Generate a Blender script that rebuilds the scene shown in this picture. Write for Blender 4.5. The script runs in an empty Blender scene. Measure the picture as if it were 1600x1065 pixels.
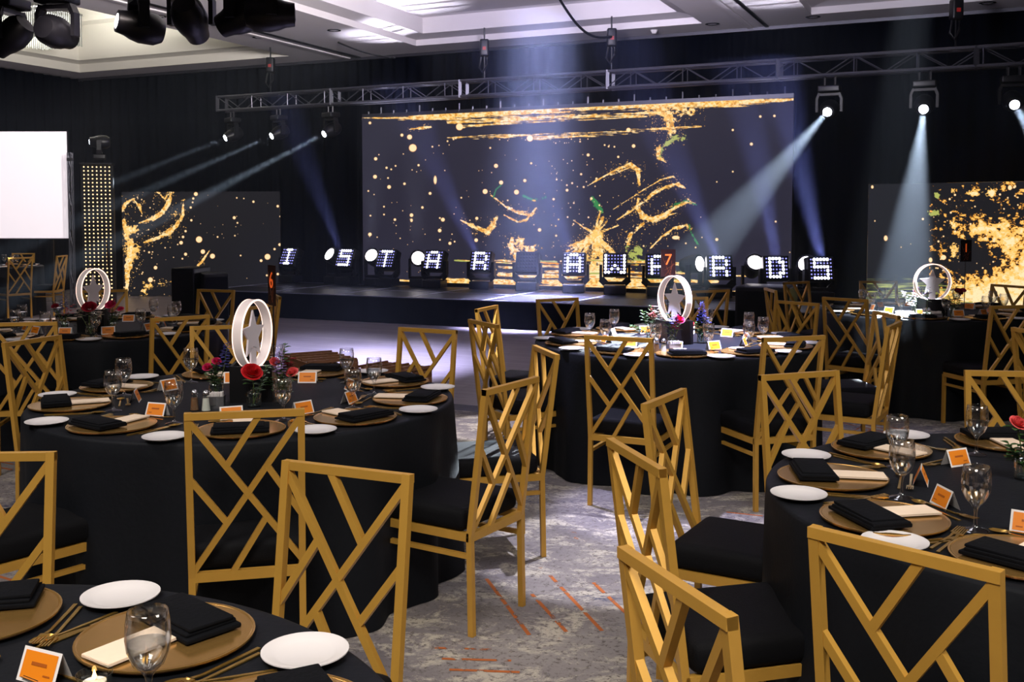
import bpy, bmesh, math, random
import numpy as np
from mathutils import Vector, Matrix
random.seed(7); np.random.seed(7)
SC = bpy.context.scene
COL = SC.collection
PI = math.pi

# ------------------------------------------------------------------ camera
F, PITCH, CY, EYE = 1612.0, 0.0548, 426.7, 1.5407     # focal in px of the 1600x1065 frame
cam_d = bpy.data.cameras.new('camera')
cam = bpy.data.objects.new('camera', cam_d); COL.objects.link(cam)
cam.location = (0, 0, EYE); cam.rotation_euler = (PI/2 - PITCH, 0, 0)
cam_d.sensor_fit = 'HORIZONTAL'; cam_d.sensor_width = 36.0; cam_d.lens = 36.0*F/1600
cam_d.shift_y = (CY - 532.5)/1600; cam_d.clip_start = .05; cam_d.clip_end = 100
SC.camera = cam
# ------------------------------------------------------------------ world, exposure
SC.view_settings.view_transform = 'Standard'; SC.view_settings.look = 'None'
SC.view_settings.exposure = 0.0; SC.view_settings.gamma = 1.0
SC.view_settings.use_curve_mapping = False
w = bpy.data.worlds.new('world'); SC.world = w; w.use_nodes = True
w.node_tree.nodes['Background'].inputs[0].default_value = (.5, .55, .8, 1)
w.node_tree.nodes['Background'].inputs[1].default_value = .012
SC.cycles.use_denoising = True
SC.cycles.volume_bounces = 0
SC.cycles.caustics_reflective = False; SC.cycles.caustics_refractive = False
SC.cycles.max_bounces = 8; SC.cycles.transparent_max_bounces = 24
SC.cycles.sample_clamp_indirect = 3.0

def vec(*a): return Vector(a)
def aim(o, d):
    o.rotation_euler = Vector(d).to_track_quat('-Z', 'Y').to_euler()
def area(name, loc, d, power, col, sx, sy=None, spread=PI):
    l = bpy.data.lights.new(name, 'AREA'); l.energy = power; l.color = col
    l.shape = 'RECTANGLE'; l.size = sx; l.size_y = sy or sx; l.spread = spread
    o = bpy.data.objects.new(name, l); COL.objects.link(o); o.location = loc; aim(o, d); return o
def spot(name, loc, target, power, col, half_deg, blend=.25, rad=.04, parent=None):
    l = bpy.data.lights.new(name, 'SPOT'); l.energy = power; l.color = col
    l.spot_size = math.radians(2*half_deg); l.spot_blend = blend; l.shadow_soft_size = rad
    o = bpy.data.objects.new(name, l); COL.objects.link(o); o.location = loc
    aim(o, Vector(target)-Vector(loc)); return o

# room axes: the stage, screen wall and ceiling coffers are turned against the camera
S = .459
U = Vector((1, -S, 0)).normalized()          # along the back wall, to the right
V = Vector((S, 1, 0)).normalized()           # towards the back wall
CEIL = 4.45
# house light over the audience (ceiling panels behind and above the camera)
area('house_light_front', (-.6, -.6, 4.2), (.1, .5, -1), 105, (1, .93, .84), 1.6, spread=2.0)
area('house_light_side', (3.4, 1.2, 4.2), (-.25, .2, -1), 62, (1, .93, .84), 1.4, spread=2.0)
area('house_light_left', (-3.6, 2.6, 4.2), (.15, .15, -1), 50, (1, .93, .88), 1.4, spread=2.0)
area('house_light_mid', (.6, 4.9, 4.3), (0, .05, -1), 10, (.9, .88, 1), 1.2, spread=1.6)
# added uplights without any fixture, brightening the ceiling towards the stage
spot('added_ceiling_wash', (-1.2, 8.9, 3.62), (-5.6, 16.5, 4.95), 3200, (1, .94, .92), 34, 1, .4)
spot('added_ceiling_wash', (.2, 8.9, 3.62), (.6, 16.0, 4.85), 2600, (.86, .80, 1), 34, 1, .4)
spot('added_ceiling_wash', (2.0, 8.7, 3.62), (4.6, 14.6, 4.7), 900, (.9, .86, 1), 32, 1, .4)

# ------------------------------------------------------------------ picture-to-place helpers (unprojection on real planes)
def ray(px, py):
    a = (px-800)/F; b = -(py-CY)/F; c, s = math.cos(PITCH), math.sin(PITCH)
    return Vector((a, c+b*s, b*c-s))
def at_z(px, py, z):
    r = ray(px, py); k = (z-EYE)/r.z
    return Vector((r.x*k, r.y*k, z))
def at_depth(px, py, y):
    r = ray(px, py); k = y/r.y
    return Vector((r.x*k, y, EYE+r.z*k))
def at_line(px, py, z0, s=S):
    "point above the floor line  y = z0 - s*x"
    r = ray(px, py); k = z0/(r.y+s*r.x)
    return Vector((r.x*k, r.y*k, EYE+r.z*k))

# ------------------------------------------------------------------ materials
def lin(c):
    return tuple(((x/255)/12.92 if x/255 <= .04045 else ((x/255+.055)/1.055)**2.4) for x in c)
def mat(name, rgb, rough=.5, metal=0., noise=0., nscale=30., bump=0., **kw):
    m = bpy.data.materials.new(name); m.use_nodes = True
    n = m.node_tree; b = n.nodes['Principled BSDF']
    c = lin(rgb)
    b.inputs['Base Color'].default_value = (*c, 1)
    b.inputs['Roughness'].default_value = rough; b.inputs['Metallic'].default_value = metal
    for k, v in kw.items(): b.inputs[k.replace('_', ' ')].default_value = v
    if noise or bump:
        tc = n.nodes.new('ShaderNodeTexCoord'); t = n.nodes.new('ShaderNodeTexNoise'); t.inputs['Scale'].default_value = nscale
        t.inputs['Detail'].default_value = 4
        n.links.new(tc.outputs['Object'], t.inputs['Vector'])
        if noise:
            mx = n.nodes.new('ShaderNodeMix'); mx.data_type = 'RGBA'
            mx.inputs[6].default_value = (*[x*(1-noise) for x in c], 1); mx.inputs[7].default_value = (*[min(1, x*(1+noise)) for x in c], 1)
            n.links.new(t.outputs[0], mx.inputs[0]); n.links.new(mx.outputs[2], b.inputs['Base Color'])
        if bump:
            bp = n.nodes.new('ShaderNodeBump'); bp.inputs['Strength'].default_value = bump; bp.inputs['Distance'].default_value = .01
            n.links.new(t.outputs[0], bp.inputs['Height']); n.links.new(bp.outputs[0], b.inputs['Normal'])
    return m
def emis(name, rgb, strength):
    m = bpy.data.materials.new(name); m.use_nodes = True; b = m.node_tree.nodes['Principled BSDF']
    b.inputs['Base Color'].default_value = (*lin(rgb), 1); b.inputs['Roughness'].default_value = .4
    b.inputs['Emission Color'].default_value = (*lin(rgb), 1); b.inputs['Emission Strength'].default_value = strength
    return m
def glass_mat(name, tint=(1, 1, 1), refl=.5):
    m = bpy.data.materials.new(name); m.use_nodes = True; n = m.node_tree
    for x in list(n.nodes): n.nodes.remove(x)
    o = n.nodes.new('ShaderNodeOutputMaterial'); tr = n.nodes.new('ShaderNodeBsdfTransparent'); tr.inputs[0].default_value = (*tint, 1)
    g = n.nodes.new('ShaderNodeBsdfGlossy'); g.inputs['Roughness'].default_value = .04; g.inputs[0].default_value = (1, 1, 1, 1)
    lw = n.nodes.new('ShaderNodeLayerWeight'); lw.inputs[0].default_value = .3
    ml = n.nodes.new('ShaderNodeMath'); ml.operation = 'MULTIPLY_ADD'; ml.inputs[1].default_value = refl; ml.inputs[2].default_value = .05
    mx = n.nodes.new('ShaderNodeMixShader')
    n.links.new(lw.outputs['Facing'], ml.inputs[0]); n.links.new(ml.outputs[0], mx.inputs[0])
    n.links.new(tr.outputs[0], mx.inputs[1]); n.links.new(g.outputs[0], mx.inputs[2]); n.links.new(mx.outputs[0], o.inputs[0])
    return m
M = dict(
    gold=mat('gold_painted_steel', (208, 158, 68), .38, .3, noise=.10, nscale=14),
    cushion=mat('black_vinyl_fabric', (14, 14, 17), .75, bump=.15, nscale=220, Specular_IOR_Level=.12),
    cloth=mat('black_table_linen', (21, 23, 28), .62, noise=.2, nscale=60, bump=.1, Specular_IOR_Level=.12),
    napkin=mat('black_napkin_linen', (13, 14, 18), .85, noise=.2, nscale=90, bump=.2, Specular_IOR_Level=.1),
    china=mat('white_china', (224, 219, 220), .22),
    charger=mat('amber_gold_glass', (196, 134, 88), .13, .8, noise=.15, nscale=9),
    chargerrim=mat('bright_gold_rim', (226, 176, 100), .2, .85),
    cutlery=mat('brushed_gold_cutlery', (222, 178, 92), .22, .9),
    menu=mat('cream_menu_paper', (243, 220, 196), .6, noise=.05, nscale=40),
    card=mat('white_card', (238, 232, 230), .6),
    orange=mat('orange_card_print', (236, 134, 12), .55),
    ink=mat('orange_brown_ink', (170, 84, 10), .6),
    black=mat('matte_black_metal', (16, 16, 20), .42, .3),
    blackp=mat('black_plastic', (12, 12, 16), .4, Specular_IOR_Level=.3),
    alu=mat('aluminium_truss', (86, 86, 94), .38, .8),
    steel=mat('polished_steel', (190, 190, 196), .2, .95),
    drape=mat('black_velour_drape', (7, 9, 16), .95, noise=.3, nscale=3, Specular_IOR_Level=0.),
    ceil=mat('painted_ceiling_plaster', (214, 208, 212), .8, noise=.03, nscale=2),
    coffer=mat('warm_coffer_plaster', (226, 222, 212), .8, noise=.03, nscale=2),
    stage=mat('black_stage_deck', (10, 10, 14), .45, noise=.5, nscale=5, Specular_IOR_Level=.2),
    skirt=mat('black_stage_skirt', (9, 10, 14), .9, Specular_IOR_Level=0.),
    seam=mat('aluminium_edge', (190, 190, 215), .45, .5),
    wood=mat('brown_cane', (150, 104, 74), .6, noise=.35, nscale=25),
    leaf=mat('green_leaf', (58, 92, 44), .5, noise=.4, nscale=40),
    euc=mat('grey_green_eucalyptus', (98, 122, 102), .55, noise=.3, nscale=40),
    stem=mat('green_stem', (86, 104, 48), .5),
    red=mat('red_rose_petals', (200, 22, 30), .55, noise=.15, nscale=60),
    pink=mat('magenta_petals', (206, 40, 96), .55, noise=.2, nscale=60),
    crimson=mat('crimson_petals', (150, 16, 40), .55, noise=.2, nscale=60),
    coral=mat('coral_petals', (228, 92, 92), .55, noise=.2, nscale=60),
    purple=mat('lilac_petals', (150, 112, 172), .55, noise=.3, nscale=60),
    blue=mat('blue_violet_petals', (84, 84, 168), .55, noise=.3, nscale=60),
    white=mat('cream_petals', (226, 212, 196), .55, noise=.2, nscale=60),
    glass=glass_mat('clear_glass', refl=.85), vaseg=glass_mat('vase_glass', (.93, .97, .94), .6),
    water=glass_mat('water', (.90, .93, .95), .8),
    ringstrip=emis('led_strip', (255, 214, 196), 1.8),
    ringband=mat('white_ring_band', (236, 222, 220), .4, Emission_Strength=.16, Emission_Color=(1, .86, .82, 1)),
    star=mat('frosted_white_acrylic', (240, 234, 242), .45),
    signp=mat('dark_brown_acrylic', (38, 22, 20), .2),
    signn=emis('orange_numeral', (236, 96, 34), .35),  # numeral given a faint glow of its own, though it is no lamp
    signl=mat('copper_line_print', (120, 62, 34), .4, .4),
    lens=emis('white_lens', (235, 240, 255), 26),
    disc=emis('white_disc_lens', (255, 246, 252), 9),
    ledon=emis('bright_led', (226, 226, 255), 9),
    leddim=emis('dim_led', (150, 150, 240), 1.5),
    ledoff=mat('unlit_led', (46, 48, 58), .2),
    dots=emis('warm_led_dot', (255, 214, 150), 2.4),
    screenw=emis('projection_screen', (246, 236, 243), .8),
    red_tag=mat('red_label', (150, 30, 24), .5),
    salt=mat('salt_white', (236, 232, 226), .5), pepper=mat('pepper_brown', (128, 88, 58), .6),
)

# ------------------------------------------------------------------ mesh builder
class MB:
    def __init__(s): s.v = []; s.f = []; s.m = []
    def add(s, vs, fs, mi=0):
        k = len(s.v); s.v += [tuple(v) for v in vs]; s.f += [tuple(i+k for i in f) for f in fs]; s.m += [mi]*len(fs); return s
    def box(s, c, d, rz=0, mi=0):
        cx, cy, cz = c; x, y, z = d[0]/2, d[1]/2, d[2]/2; co, si = math.cos(rz), math.sin(rz)
        vs = [(cx+a*x*co-b*y*si, cy+a*x*si+b*y*co, cz+e*z) for e in (-1, 1) for a, b in ((-1, -1), (1, -1), (1, 1), (-1, 1))]
        return s.add(vs, [(3, 2, 1, 0), (4, 5, 6, 7), (0, 1, 5, 4), (1, 2, 6, 5), (2, 3, 7, 6), (3, 0, 4, 7)], mi)
    def bar(s, p, q, w, h=None, up=(0, 1, 0), mi=0):
        p, q = Vector(p), Vector(q); h = h or w; d = (q-p).normalized(); a = d.cross(Vector(up))
        if a.length < 1e-4: a = d.cross(Vector((1, 0, 0)))
        a.normalize(); b = a.cross(d).normalized(); a = a*w/2; b = b*h/2
        vs = [p-a-b, p+a-b, p+a+b, p-a+b, q-a-b, q+a-b, q+a+b, q-a+b]
        return s.add(vs, [(3, 2, 1, 0), (4, 5, 6, 7), (0, 1, 5, 4), (1, 2, 6, 5), (2, 3, 7, 6), (3, 0, 4, 7)], mi)
    def tube(s, pts, r, n=8, mi=0, cap=True):
        pts = [Vector(p) for p in pts]; rs = r if isinstance(r, (list, tuple)) else [r]*len(pts); vs = []; fs = []
        for i, p in enumerate(pts):
            d = (pts[min(i+1, len(pts)-1)]-pts[max(i-1, 0)]).normalized()
            a = d.cross(Vector((0, 0, 1)));
            if a.length < 1e-3: a = d.cross(Vector((0, 1, 0)))
            a.normalize(); b = d.cross(a)
            vs += [p+(a*math.cos(t*2*PI/n)+b*math.sin(t*2*PI/n))*rs[i] for t in range(n)]
        for i in range(len(pts)-1):
            for t in range(n): fs.append((i*n+t, i*n+(t+1) % n, (i+1)*n+(t+1) % n, (i+1)*n+t))
        if cap: fs += [tuple(range(n))[::-1], tuple((len(pts)-1)*n+t for t in range(n))]
        return s.add(vs, fs, mi)
    def lathe(s, prof, n=24, c=(0, 0, 0), mi=0, ax=None):
        "profile of (r, z); ax: optional 3x3 turning the z axis"
        vs = []; fs = []; R = ax
        for r, z in prof:
            for t in range(n):
                v = Vector((r*math.cos(2*PI*t/n), r*math.sin(2*PI*t/n), z))
                if R is not None: v = R @ v
                vs.append(v+Vector(c))
        for i in range(len(prof)-1):
            for t in range(n): fs.append((i*n+t, i*n+(t+1) % n, (i+1)*n+(t+1) % n, (i+1)*n+t))
        if prof[0][0] > 1e-6: fs.append(tuple(range(n))[::-1])
        if prof[-1][0] > 1e-6 and prof[-1] != prof[0]: fs.append(tuple((len(prof)-1)*n+t for t in range(n)))
        return s.add(vs, fs, mi)
    def prism(s, poly, z0, z1, T=None, mi=0):
        n = len(poly); vs = [Vector((x, y, z0)) for x, y in poly]+[Vector((x, y, z1)) for x, y in poly]
        if T is not None: vs = [T @ v for v in vs]
        return s.add(vs, [tuple(range(n))[::-1], tuple(range(n, 2*n))]+[(i, (i+1) % n, n+(i+1) % n, n+i) for i in range(n)], mi)
    def quad(s, a, b, c, d, mi=0): return s.add([a, b, c, d], [(0, 1, 2, 3)], mi)
    def mesh(s, name, mats, smooth=0):
        me = bpy.data.meshes.new(name); me.from_pydata(s.v, [], s.f)
        for m in (mats if isinstance(mats, (list, tuple)) else [mats]): me.materials.append(m)
        me.polygons.foreach_set('material_index', s.m)
        me.update()
        b = bmesh.new(); b.from_mesh(me); bmesh.ops.remove_doubles(b, verts=b.verts, dist=1e-6)
        b.to_mesh(me); b.free()
        if smooth:
            me.polygons.foreach_set('use_smooth', [True]*len(me.polygons))
            me.set_sharp_from_angle(angle=math.radians(smooth))
        return me
    def build(s, name, mats, parent=None, smooth=0, loc=None):
        return link(name, s.mesh(name, mats, smooth), parent, loc)
def link(name, me, parent=None, loc=None):
    o = bpy.data.objects.new(name, me); COL.objects.link(o)
    if loc is not None: o.location = loc
    if parent is not None: o.parent = parent
    return o
LABELS = {}
def tag(o, label, cat, group=None, kind=None):
    o['label'] = label; o['category'] = cat
    if group: o['group'] = group
    if kind: o['kind'] = kind
    LABELS.setdefault(label, []).append(o); return o
def thing(name, label, cat, loc=(0, 0, 0), rz=0, group=None):
    o = bpy.data.objects.new(name, None); COL.objects.link(o); o.empty_display_size = .1
    o.location = loc; o.rotation_euler = (0, 0, rz); return tag(o, label, cat, group)
def struct(o, label=None):
    o['kind'] = 'structure'
    if label: o['label'] = label
    return o
def dup(src, loc, rz, label, group=None, kids=None):
    r = src.copy(); COL.objects.link(r); r.location = loc; r.rotation_euler = (0, 0, rz); r['label'] = label
    if group: r['group'] = group
    LABELS.setdefault(label, []).append(r)
    for ch in src.children:
        c = ch.copy(); COL.objects.link(c); c.parent = r
        for g in ch.children:
            d = g.copy(); COL.objects.link(d); d.parent = c
    return r
PROTO = {}
def place(key, make, loc, rz, label, group):
    "first call builds the thing, later calls copy it"
    if key not in PROTO:
        o = make(label, group); o.location = loc; o.rotation_euler = (0, 0, rz); PROTO[key] = o; return o
    return dup(PROTO[key], loc, rz, label, group)
def rbox(w_, d_, h_, r, c=(0, 0, 0), seg=3):
    "rounded box as an MB"
    b = bmesh.new(); bmesh.ops.create_cube(b, size=1)
    for v in b.verts: v.co = Vector((v.co.x*w_, v.co.y*d_, v.co.z*h_))
    bmesh.ops.bevel(b, geom=b.edges[:], offset=r, segments=seg, profile=.6, affect='EDGES')
    m = MB(); b.verts.index_update()
    m.add([v.co+Vector(c) for v in b.verts], [[v.index for v in f.verts] for f in b.faces]); b.free(); return m
def merge(a, b, mi=None):
    k = len(a.v); a.v += b.v; a.f += [tuple(i+k for i in f) for f in b.f]; a.m += (b.m if mi is None else [mi]*len(b.f)); return a

# ================================================================== ROOM
def wallpt(z0, t, z): return Vector((0, z0, 0))+U*t+Vector((0, 0, z))
Z_WALL = 17.9
corner = at_line(130, 400, Z_WALL); t_left = (corner.x)/U.x
# carpet with a worn, cloudy pattern
def carpet_material():
    m = bpy.data.materials.new('patterned_carpet'); m.use_nodes = True; n = m.node_tree; b = n.nodes['Principled BSDF']
    b.inputs['Roughness'].default_value = .95
    tc = n.nodes.new('ShaderNodeTexCoord')
    def noise(scale, det, rough=.6, dist=0., sy=1.):
        mp = n.nodes.new('ShaderNodeMapping'); mp.inputs['Scale'].default_value = (1, sy, 1); mp.inputs['Rotation'].default_value = (0, 0, .5)
        t = n.nodes.new('ShaderNodeTexNoise'); t.inputs['Scale'].default_value = scale; t.inputs['Detail'].default_value = det
        t.inputs['Roughness'].default_value = rough; t.inputs['Distortion'].default_value = dist
        n.links.new(tc.outputs['Object'], mp.inputs[0]); n.links.new(mp.outputs[0], t.inputs[0]); return t.outputs[0]
    def ramp(src, a, bb):
        r = n.nodes.new('ShaderNodeValToRGB'); r.color_ramp.elements[0].position = a; r.color_ramp.elements[1].position = bb
        n.links.new(src, r.inputs[0]); return r.outputs[0]
    def mix(fac, c1, c2):
        x = n.nodes.new('ShaderNodeMix'); x.data_type = 'RGBA'
        n.links.new(fac, x.inputs[0])
        for i, c in ((6, c1), (7, c2)):
            if isinstance(c, tuple): x.inputs[i].default_value = (*lin(c), 1)
            else: n.links.new(c, x.inputs[i])
        return x.outputs[2]
    c = mix(ramp(noise(1.1, 3), .4, .62), (112, 105, 110), (146, 139, 137))
    c = mix(ramp(noise(4.0, 13, .82, .5, 1.5), .50, .57), c, (188, 179, 165))
    c = mix(ramp(noise(1.7, 8, .8, .4), .60, .66), c, (56, 62, 92))
    c = mix(ramp(noise(38, 6, .8), .53, .60), c, (98, 90, 88))
    c = mix(ramp(noise(2.1, 7, .8, .9, 2.2), .645, .69), c, (150, 84, 44))
    n.links.new(c, b.inputs['Base Color'])
    bp = n.nodes.new('ShaderNodeBump'); bp.inputs['Strength'].default_value = .25; bp.inputs['Distance'].default_value = .004
    n.links.new(noise(300, 2), bp.inputs['Height']); n.links.new(bp.outputs[0], b.inputs['Normal'])
    return m
def dash_material():
    m = bpy.data.materials.new('orange_carpet_thread'); m.use_nodes = True; n = m.node_tree; b = n.nodes['Principled BSDF']
    b.inputs['Base Color'].default_value = (*lin((176, 96, 44)), 1); b.inputs['Roughness'].default_value = .95
    tc = n.nodes.new('ShaderNodeTexCoord'); t = n.nodes.new('ShaderNodeTexNoise'); t.inputs['Scale'].default_value = 14; t.inputs['Detail'].default_value = 6
    r = n.nodes.new('ShaderNodeValToRGB'); r.color_ramp.elements[0].position = .40; r.color_ramp.elements[1].position = .47
    n.links.new(tc.outputs['Object'], t.inputs[0]); n.links.new(t.outputs[0], r.inputs[0]); n.links.new(r.outputs[0], b.inputs['Alpha'])
    return m
fl = MB(); fl.quad((-14, -2, 0), (12, -2, 0), (12, 24, 0), (-14, 24, 0))
def dash(p, q, w_=.017):
    p, q = Vector(p), Vector(q); d = (q-p).normalized(); a = Vector((-d.y, d.x, 0))*w_/2; z = Vector((0, 0, .0012))
    fl.quad(p-a+z, q-a+z, q+a+z, p+a+z, 1)
for x0, y0, x1, y1 in ((859.5, 899, 940.6, 985.5), (831, 928, 885, 987), (760, 904, 827, 992), (927, 910, 978, 958),
                       (667, 1011.5, 768, 1015), (690.5, 1029, 798.7, 1032), (702, 1046, 812, 1050), (1135, 800, 1192, 806)):
    dash(at_z(x0, y0, 0), at_z(x1, y1, 0), .016)
for k in range(46):
    c0 = Vector((random.uniform(-4, 5), random.uniform(1, 12), 0)); a = random.choice((.1, 1.0, 2.1, 2.6)); d = Vector((math.cos(a), math.sin(a), 0)); e = Vector((-d.y, d.x, 0))
    if -1 < c0.x < 1.3 and c0.y < 6.2: continue
    for j in range(random.randint(2, 4)):
        p = c0+e*j*.09+d*random.uniform(-.06, .06); dash(p, p+d*random.uniform(.25, .5))
struct(fl.build('floor', [carpet_material(), dash_material()]), 'grey and cream patterned carpet with short orange dashes')

# dance floor of grey planks with a dark ramp edge
def plank_material():
    m = bpy.data.materials.new('grey_wood_planks'); m.use_nodes = True; n = m.node_tree; b = n.nodes['Principled BSDF']
    tc = n.nodes.new('ShaderNodeTexCoord'); mp = n.nodes.new('ShaderNodeMapping'); mp.inputs['Rotation'].default_value = (0, 0, math.atan(S))
    n.links.new(tc.outputs['Object'], mp.inputs[0])
    br = n.nodes.new('ShaderNodeTexBrick'); br.inputs['Scale'].default_value = 1; br.inputs['Brick Width'].default_value = 1.2; br.inputs['Row Height'].default_value = .15
    br.inputs['Mortar Size'].default_value = .002; br.inputs['Color1'].default_value = (*lin((142, 134, 142)), 1); br.inputs['Color2'].default_value = (*lin((158, 150, 156)), 1)
    br.inputs['Mortar'].default_value = (*lin((60, 56, 60)), 1)
    n.links.new(mp.outputs[0], br.inputs[0])
    st = n.nodes.new('ShaderNodeMapping'); st.inputs['Scale'].default_value = (1.2, 16, 1); n.links.new(mp.outputs[0], st.inputs[0])
    t = n.nodes.new('ShaderNodeTexNoise'); t.inputs['Scale'].default_value = 2; t.inputs['Detail'].default_value = 6; n.links.new(st.outputs[0], t.inputs[0])
    x = n.nodes.new('ShaderNodeMix'); x.data_type = 'RGBA'; x.blend_type = 'MULTIPLY'; x.inputs[0].default_value = .6
    r = n.nodes.new('ShaderNodeValToRGB'); r.color_ramp.elements[0].position = .3; r.color_ramp.elements[0].color = (.55, .53, .53, 1); r.color_ramp.elements[1].position = .65
    n.links.new(t.outputs[0], r.inputs[0]); n.links.new(br.outputs[0], x.inputs[6]); n.links.new(r.outputs[0], x.inputs[7]); n.links.new(x.outputs[2], b.inputs['Base Color'])
    b.inputs['Roughness'].default_value = .42
    return m
dc = at_z(745, 638, 0)                      # the near corner of the dance floor
L_, D_ = 11.5, 9.6
df = MB(); a, b_ = dc, dc-U*L_; c_, d_ = b_+V*D_, dc+V*D_
h = Vector((0, 0, .022))
df.add([a, b_, c_, d_, a+h, b_+h, c_+h, d_+h], [(7, 6, 5, 4), (0, 1, 5, 4), (1, 2, 6, 5), (2, 3, 7, 6), (3, 0, 4, 7)])
struct(df.build('floor_dance', plank_material()), 'grey plank dance floor laid on the carpet')
rp = MB(); e1 = dc-V*.13+U*.13; e2 = b_-V*.13; e3 = d_+U*.13
rp.add([a+h*1.05, b_+h*1.05, e2, e1], [(0, 1, 2, 3)]); rp.add([a+h*1.05, e1, e3, d_+h*1.05], [(0, 1, 2, 3)])
struct(rp.build('trim_1', M['black']), 'dark sloping edge of the dance floor')

# walls (dark) and their drapes
wl = MB(); A = wallpt(Z_WALL+.35, t_left-1, 0); B = wallpt(Z_WALL+.35, 14, 0); H_ = Vector((0, 0, CEIL))
wl.quad(A, B, B+H_, A+H_); struct(wl.build('wall_back', M['drape']), 'dark back wall')
wl = MB(); C1 = wallpt(Z_WALL, t_left-.35, 0)+V*.6; C2 = C1-V*16
wl.quad(C2, C1, C1+H_, C2+H_); struct(wl.build('wall_left', M['drape']), 'dark left wall')
def drape(name, p, q, h0, h1, label, folds):
    n = folds*6; vs = []; d = (q-p); nn = Vector((d.y, -d.x, 0)).normalized()
    rnd = [random.uniform(.6, 1.3) for _ in range(folds+2)]
    for z in (h0, (h0+h1)/2, h1):
        for i in range(n+1):
            k = rnd[i//6]; o = nn*(.035*k*math.sin(i*2*PI/6+.3*math.sin(i*.7)))
            vs.append(p+d*(i/n)+o+Vector((0, 0, z)))
    fs = [(r*(n+1)+i, r*(n+1)+i+1, (r+1)*(n+1)+i+1, (r+1)*(n+1)+i) for r in range(2) for i in range(n)]
    m = MB(); m.add(vs, fs); return tag(m.build(name, M['drape'], smooth=80), label, 'curtain')
drape('velour_drape', wallpt(Z_WALL, t_left+.1, 0), wallpt(Z_WALL, 13, 0), 0.01, CEIL-.02, 'black pleated drape hanging across the whole back wall behind the screens', 90)
CL = wallpt(Z_WALL, t_left+.1, 0)
drape('velour_drape', CL-V*9, CL, 0.01, CEIL-.02, 'black pleated drape hanging on the side wall behind the blank white screen', 40)

# ceiling with stepped coffers; openings laid out along the room axes
CP = dict(A=(-9.63, -4.45, 1.15), B=(-1.80, 3.15, .42), C=(4.75, 9.6, .42))
ZC0 = 17.05; CD = 5.3
def cpt(t, dv, z): return Vector((0, ZC0, 0))+U*t-V*dv+Vector((0, 0, z))
ce = MB()
ts = [-18, -9.63, -4.45, -1.80, 3.15, 4.75, 9.6, 16]; dvs = [-1.4, 0, CD, CD+1.7, 2*CD+1.7, 22]
for i in range(7):
    for j in range(5):
        if i in (1, 3, 5) and j in (1, 3): continue
        ce.quad(cpt(ts[i], dvs[j], CEIL), cpt(ts[i+1], dvs[j], CEIL), cpt(ts[i+1], dvs[j+1], CEIL), cpt(ts[i], dvs[j+1], CEIL))
def recess(m, t0, t1, d0, d1, prof):
    "prof: list of (inset, z) going up"
    rings = [[cpt(t0+k, d0+k, z), cpt(t1-k, d0+k, z), cpt(t1-k, d1-k, z), cpt(t0+k, d1-k, z)] for k, z in prof]
    for r0, r1 in zip(rings, rings[1:]):
        for i in range(4): m.quad(r0[i], r0[(i+1) % 4], r1[(i+1) % 4], r1[i])
    m.quad(*rings[-1])
struct(ce.build('ceiling', M['ceil']), 'pale plaster ceiling between the coffers')
for n_, (kk, (t0, t1, dp)) in enumerate(CP.items()):
    for jj, (d0, d1) in enumerate(((0, CD), (CD+1.7, 2*CD+1.7))):
        m = MB()
        if kk == 'A': prof = [(0, CEIL), (0, CEIL+.16), (.22, CEIL+.20), (.22, CEIL+.88), (.34, CEIL+.93), (.34, CEIL+1.02), (.5, CEIL+1.16)]
        else: prof = [(0, CEIL), (0, CEIL+.10), (.30, CEIL+.14), (.30, CEIL+.40), (.36, CEIL+.42)]
        recess(m, t0, t1, d0, d1, prof)
        struct(m.build('ceiling_coffer', M['coffer' if kk == 'A' else 'ceil']))
# crown moulding strip along the wall, and partition tracks in the soffit
tr = MB(); tr.bar(wallpt(Z_WALL-.12, t_left, CEIL-.03), wallpt(Z_WALL-.12, 13, CEIL-.03), .05, .05, up=(0, 0, 1))
struct(tr.build('trim_2', M['alu']), 'slim rail along the top of the drapes')
for k, t in enumerate((-3.6, -3.35, 3.75, 4.0)):
    tr = MB(); tr.bar(cpt(t, -.9, CEIL-.012), cpt(t, 14, CEIL-.012), .05 if k % 2 else .09, .02, up=(0, 0, 1))
    struct(tr.build('trim_%d' % (3+k), M['blackp' if k % 2 else 'ceil']), 'track groove in the ceiling soffit')

# ================================================================== STAGE
ST = .40
def spt(t, dv, z): return Vector((0, 13.87, 0))+U*t+V*dv+Vector((0, 0, z))   # front edge line of the stage
t_s0 = at_line(318, 450, 13.87).x/U.x
stage = thing('stage', 'low black stage of square decks with a black skirt below the big screen', 'stage', spt(t_s0, 0, 0))
inv = Vector(stage.location)
ND = 8; W_D = 1.22
for i in range(ND):
    for j in range(2):
        m = MB(); p = [spt(t_s0+i*W_D+.006, j*1.06+.006, ST-.09)-inv, spt(t_s0+(i+1)*W_D-.006, j*1.06+.006, ST-.09)-inv,
                       spt(t_s0+(i+1)*W_D-.006, (j+1)*1.06-.006, ST-.09)-inv, spt(t_s0+i*W_D+.006, (j+1)*1.06-.006, ST-.09)-inv]
        t_ = Vector((0, 0, .09)); m.add(p+[x+t_ for x in p], [(3, 2, 1, 0), (4, 5, 6, 7), (0, 1, 5, 4), (1, 2, 6, 5), (2, 3, 7, 6), (3, 0, 4, 7)])
        m.build('deck_panel', M['stage'], stage)
m = MB()
for i in range(ND+1): m.bar(spt(t_s0+i*W_D, 0, ST-.002)-inv, spt(t_s0+i*W_D, 2.12, ST-.002)-inv, .03, .014, up=(0, 0, 1))
for j in range(3): m.bar(spt(t_s0, j*1.06, ST-.002)-inv, spt(t_s0+ND*W_D, j*1.06, ST-.002)-inv, .018, .012, up=(0, 0, 1))
m.build('edge_trim', M['seam'], stage)
m = MB(); n = 160; vs = []
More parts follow.
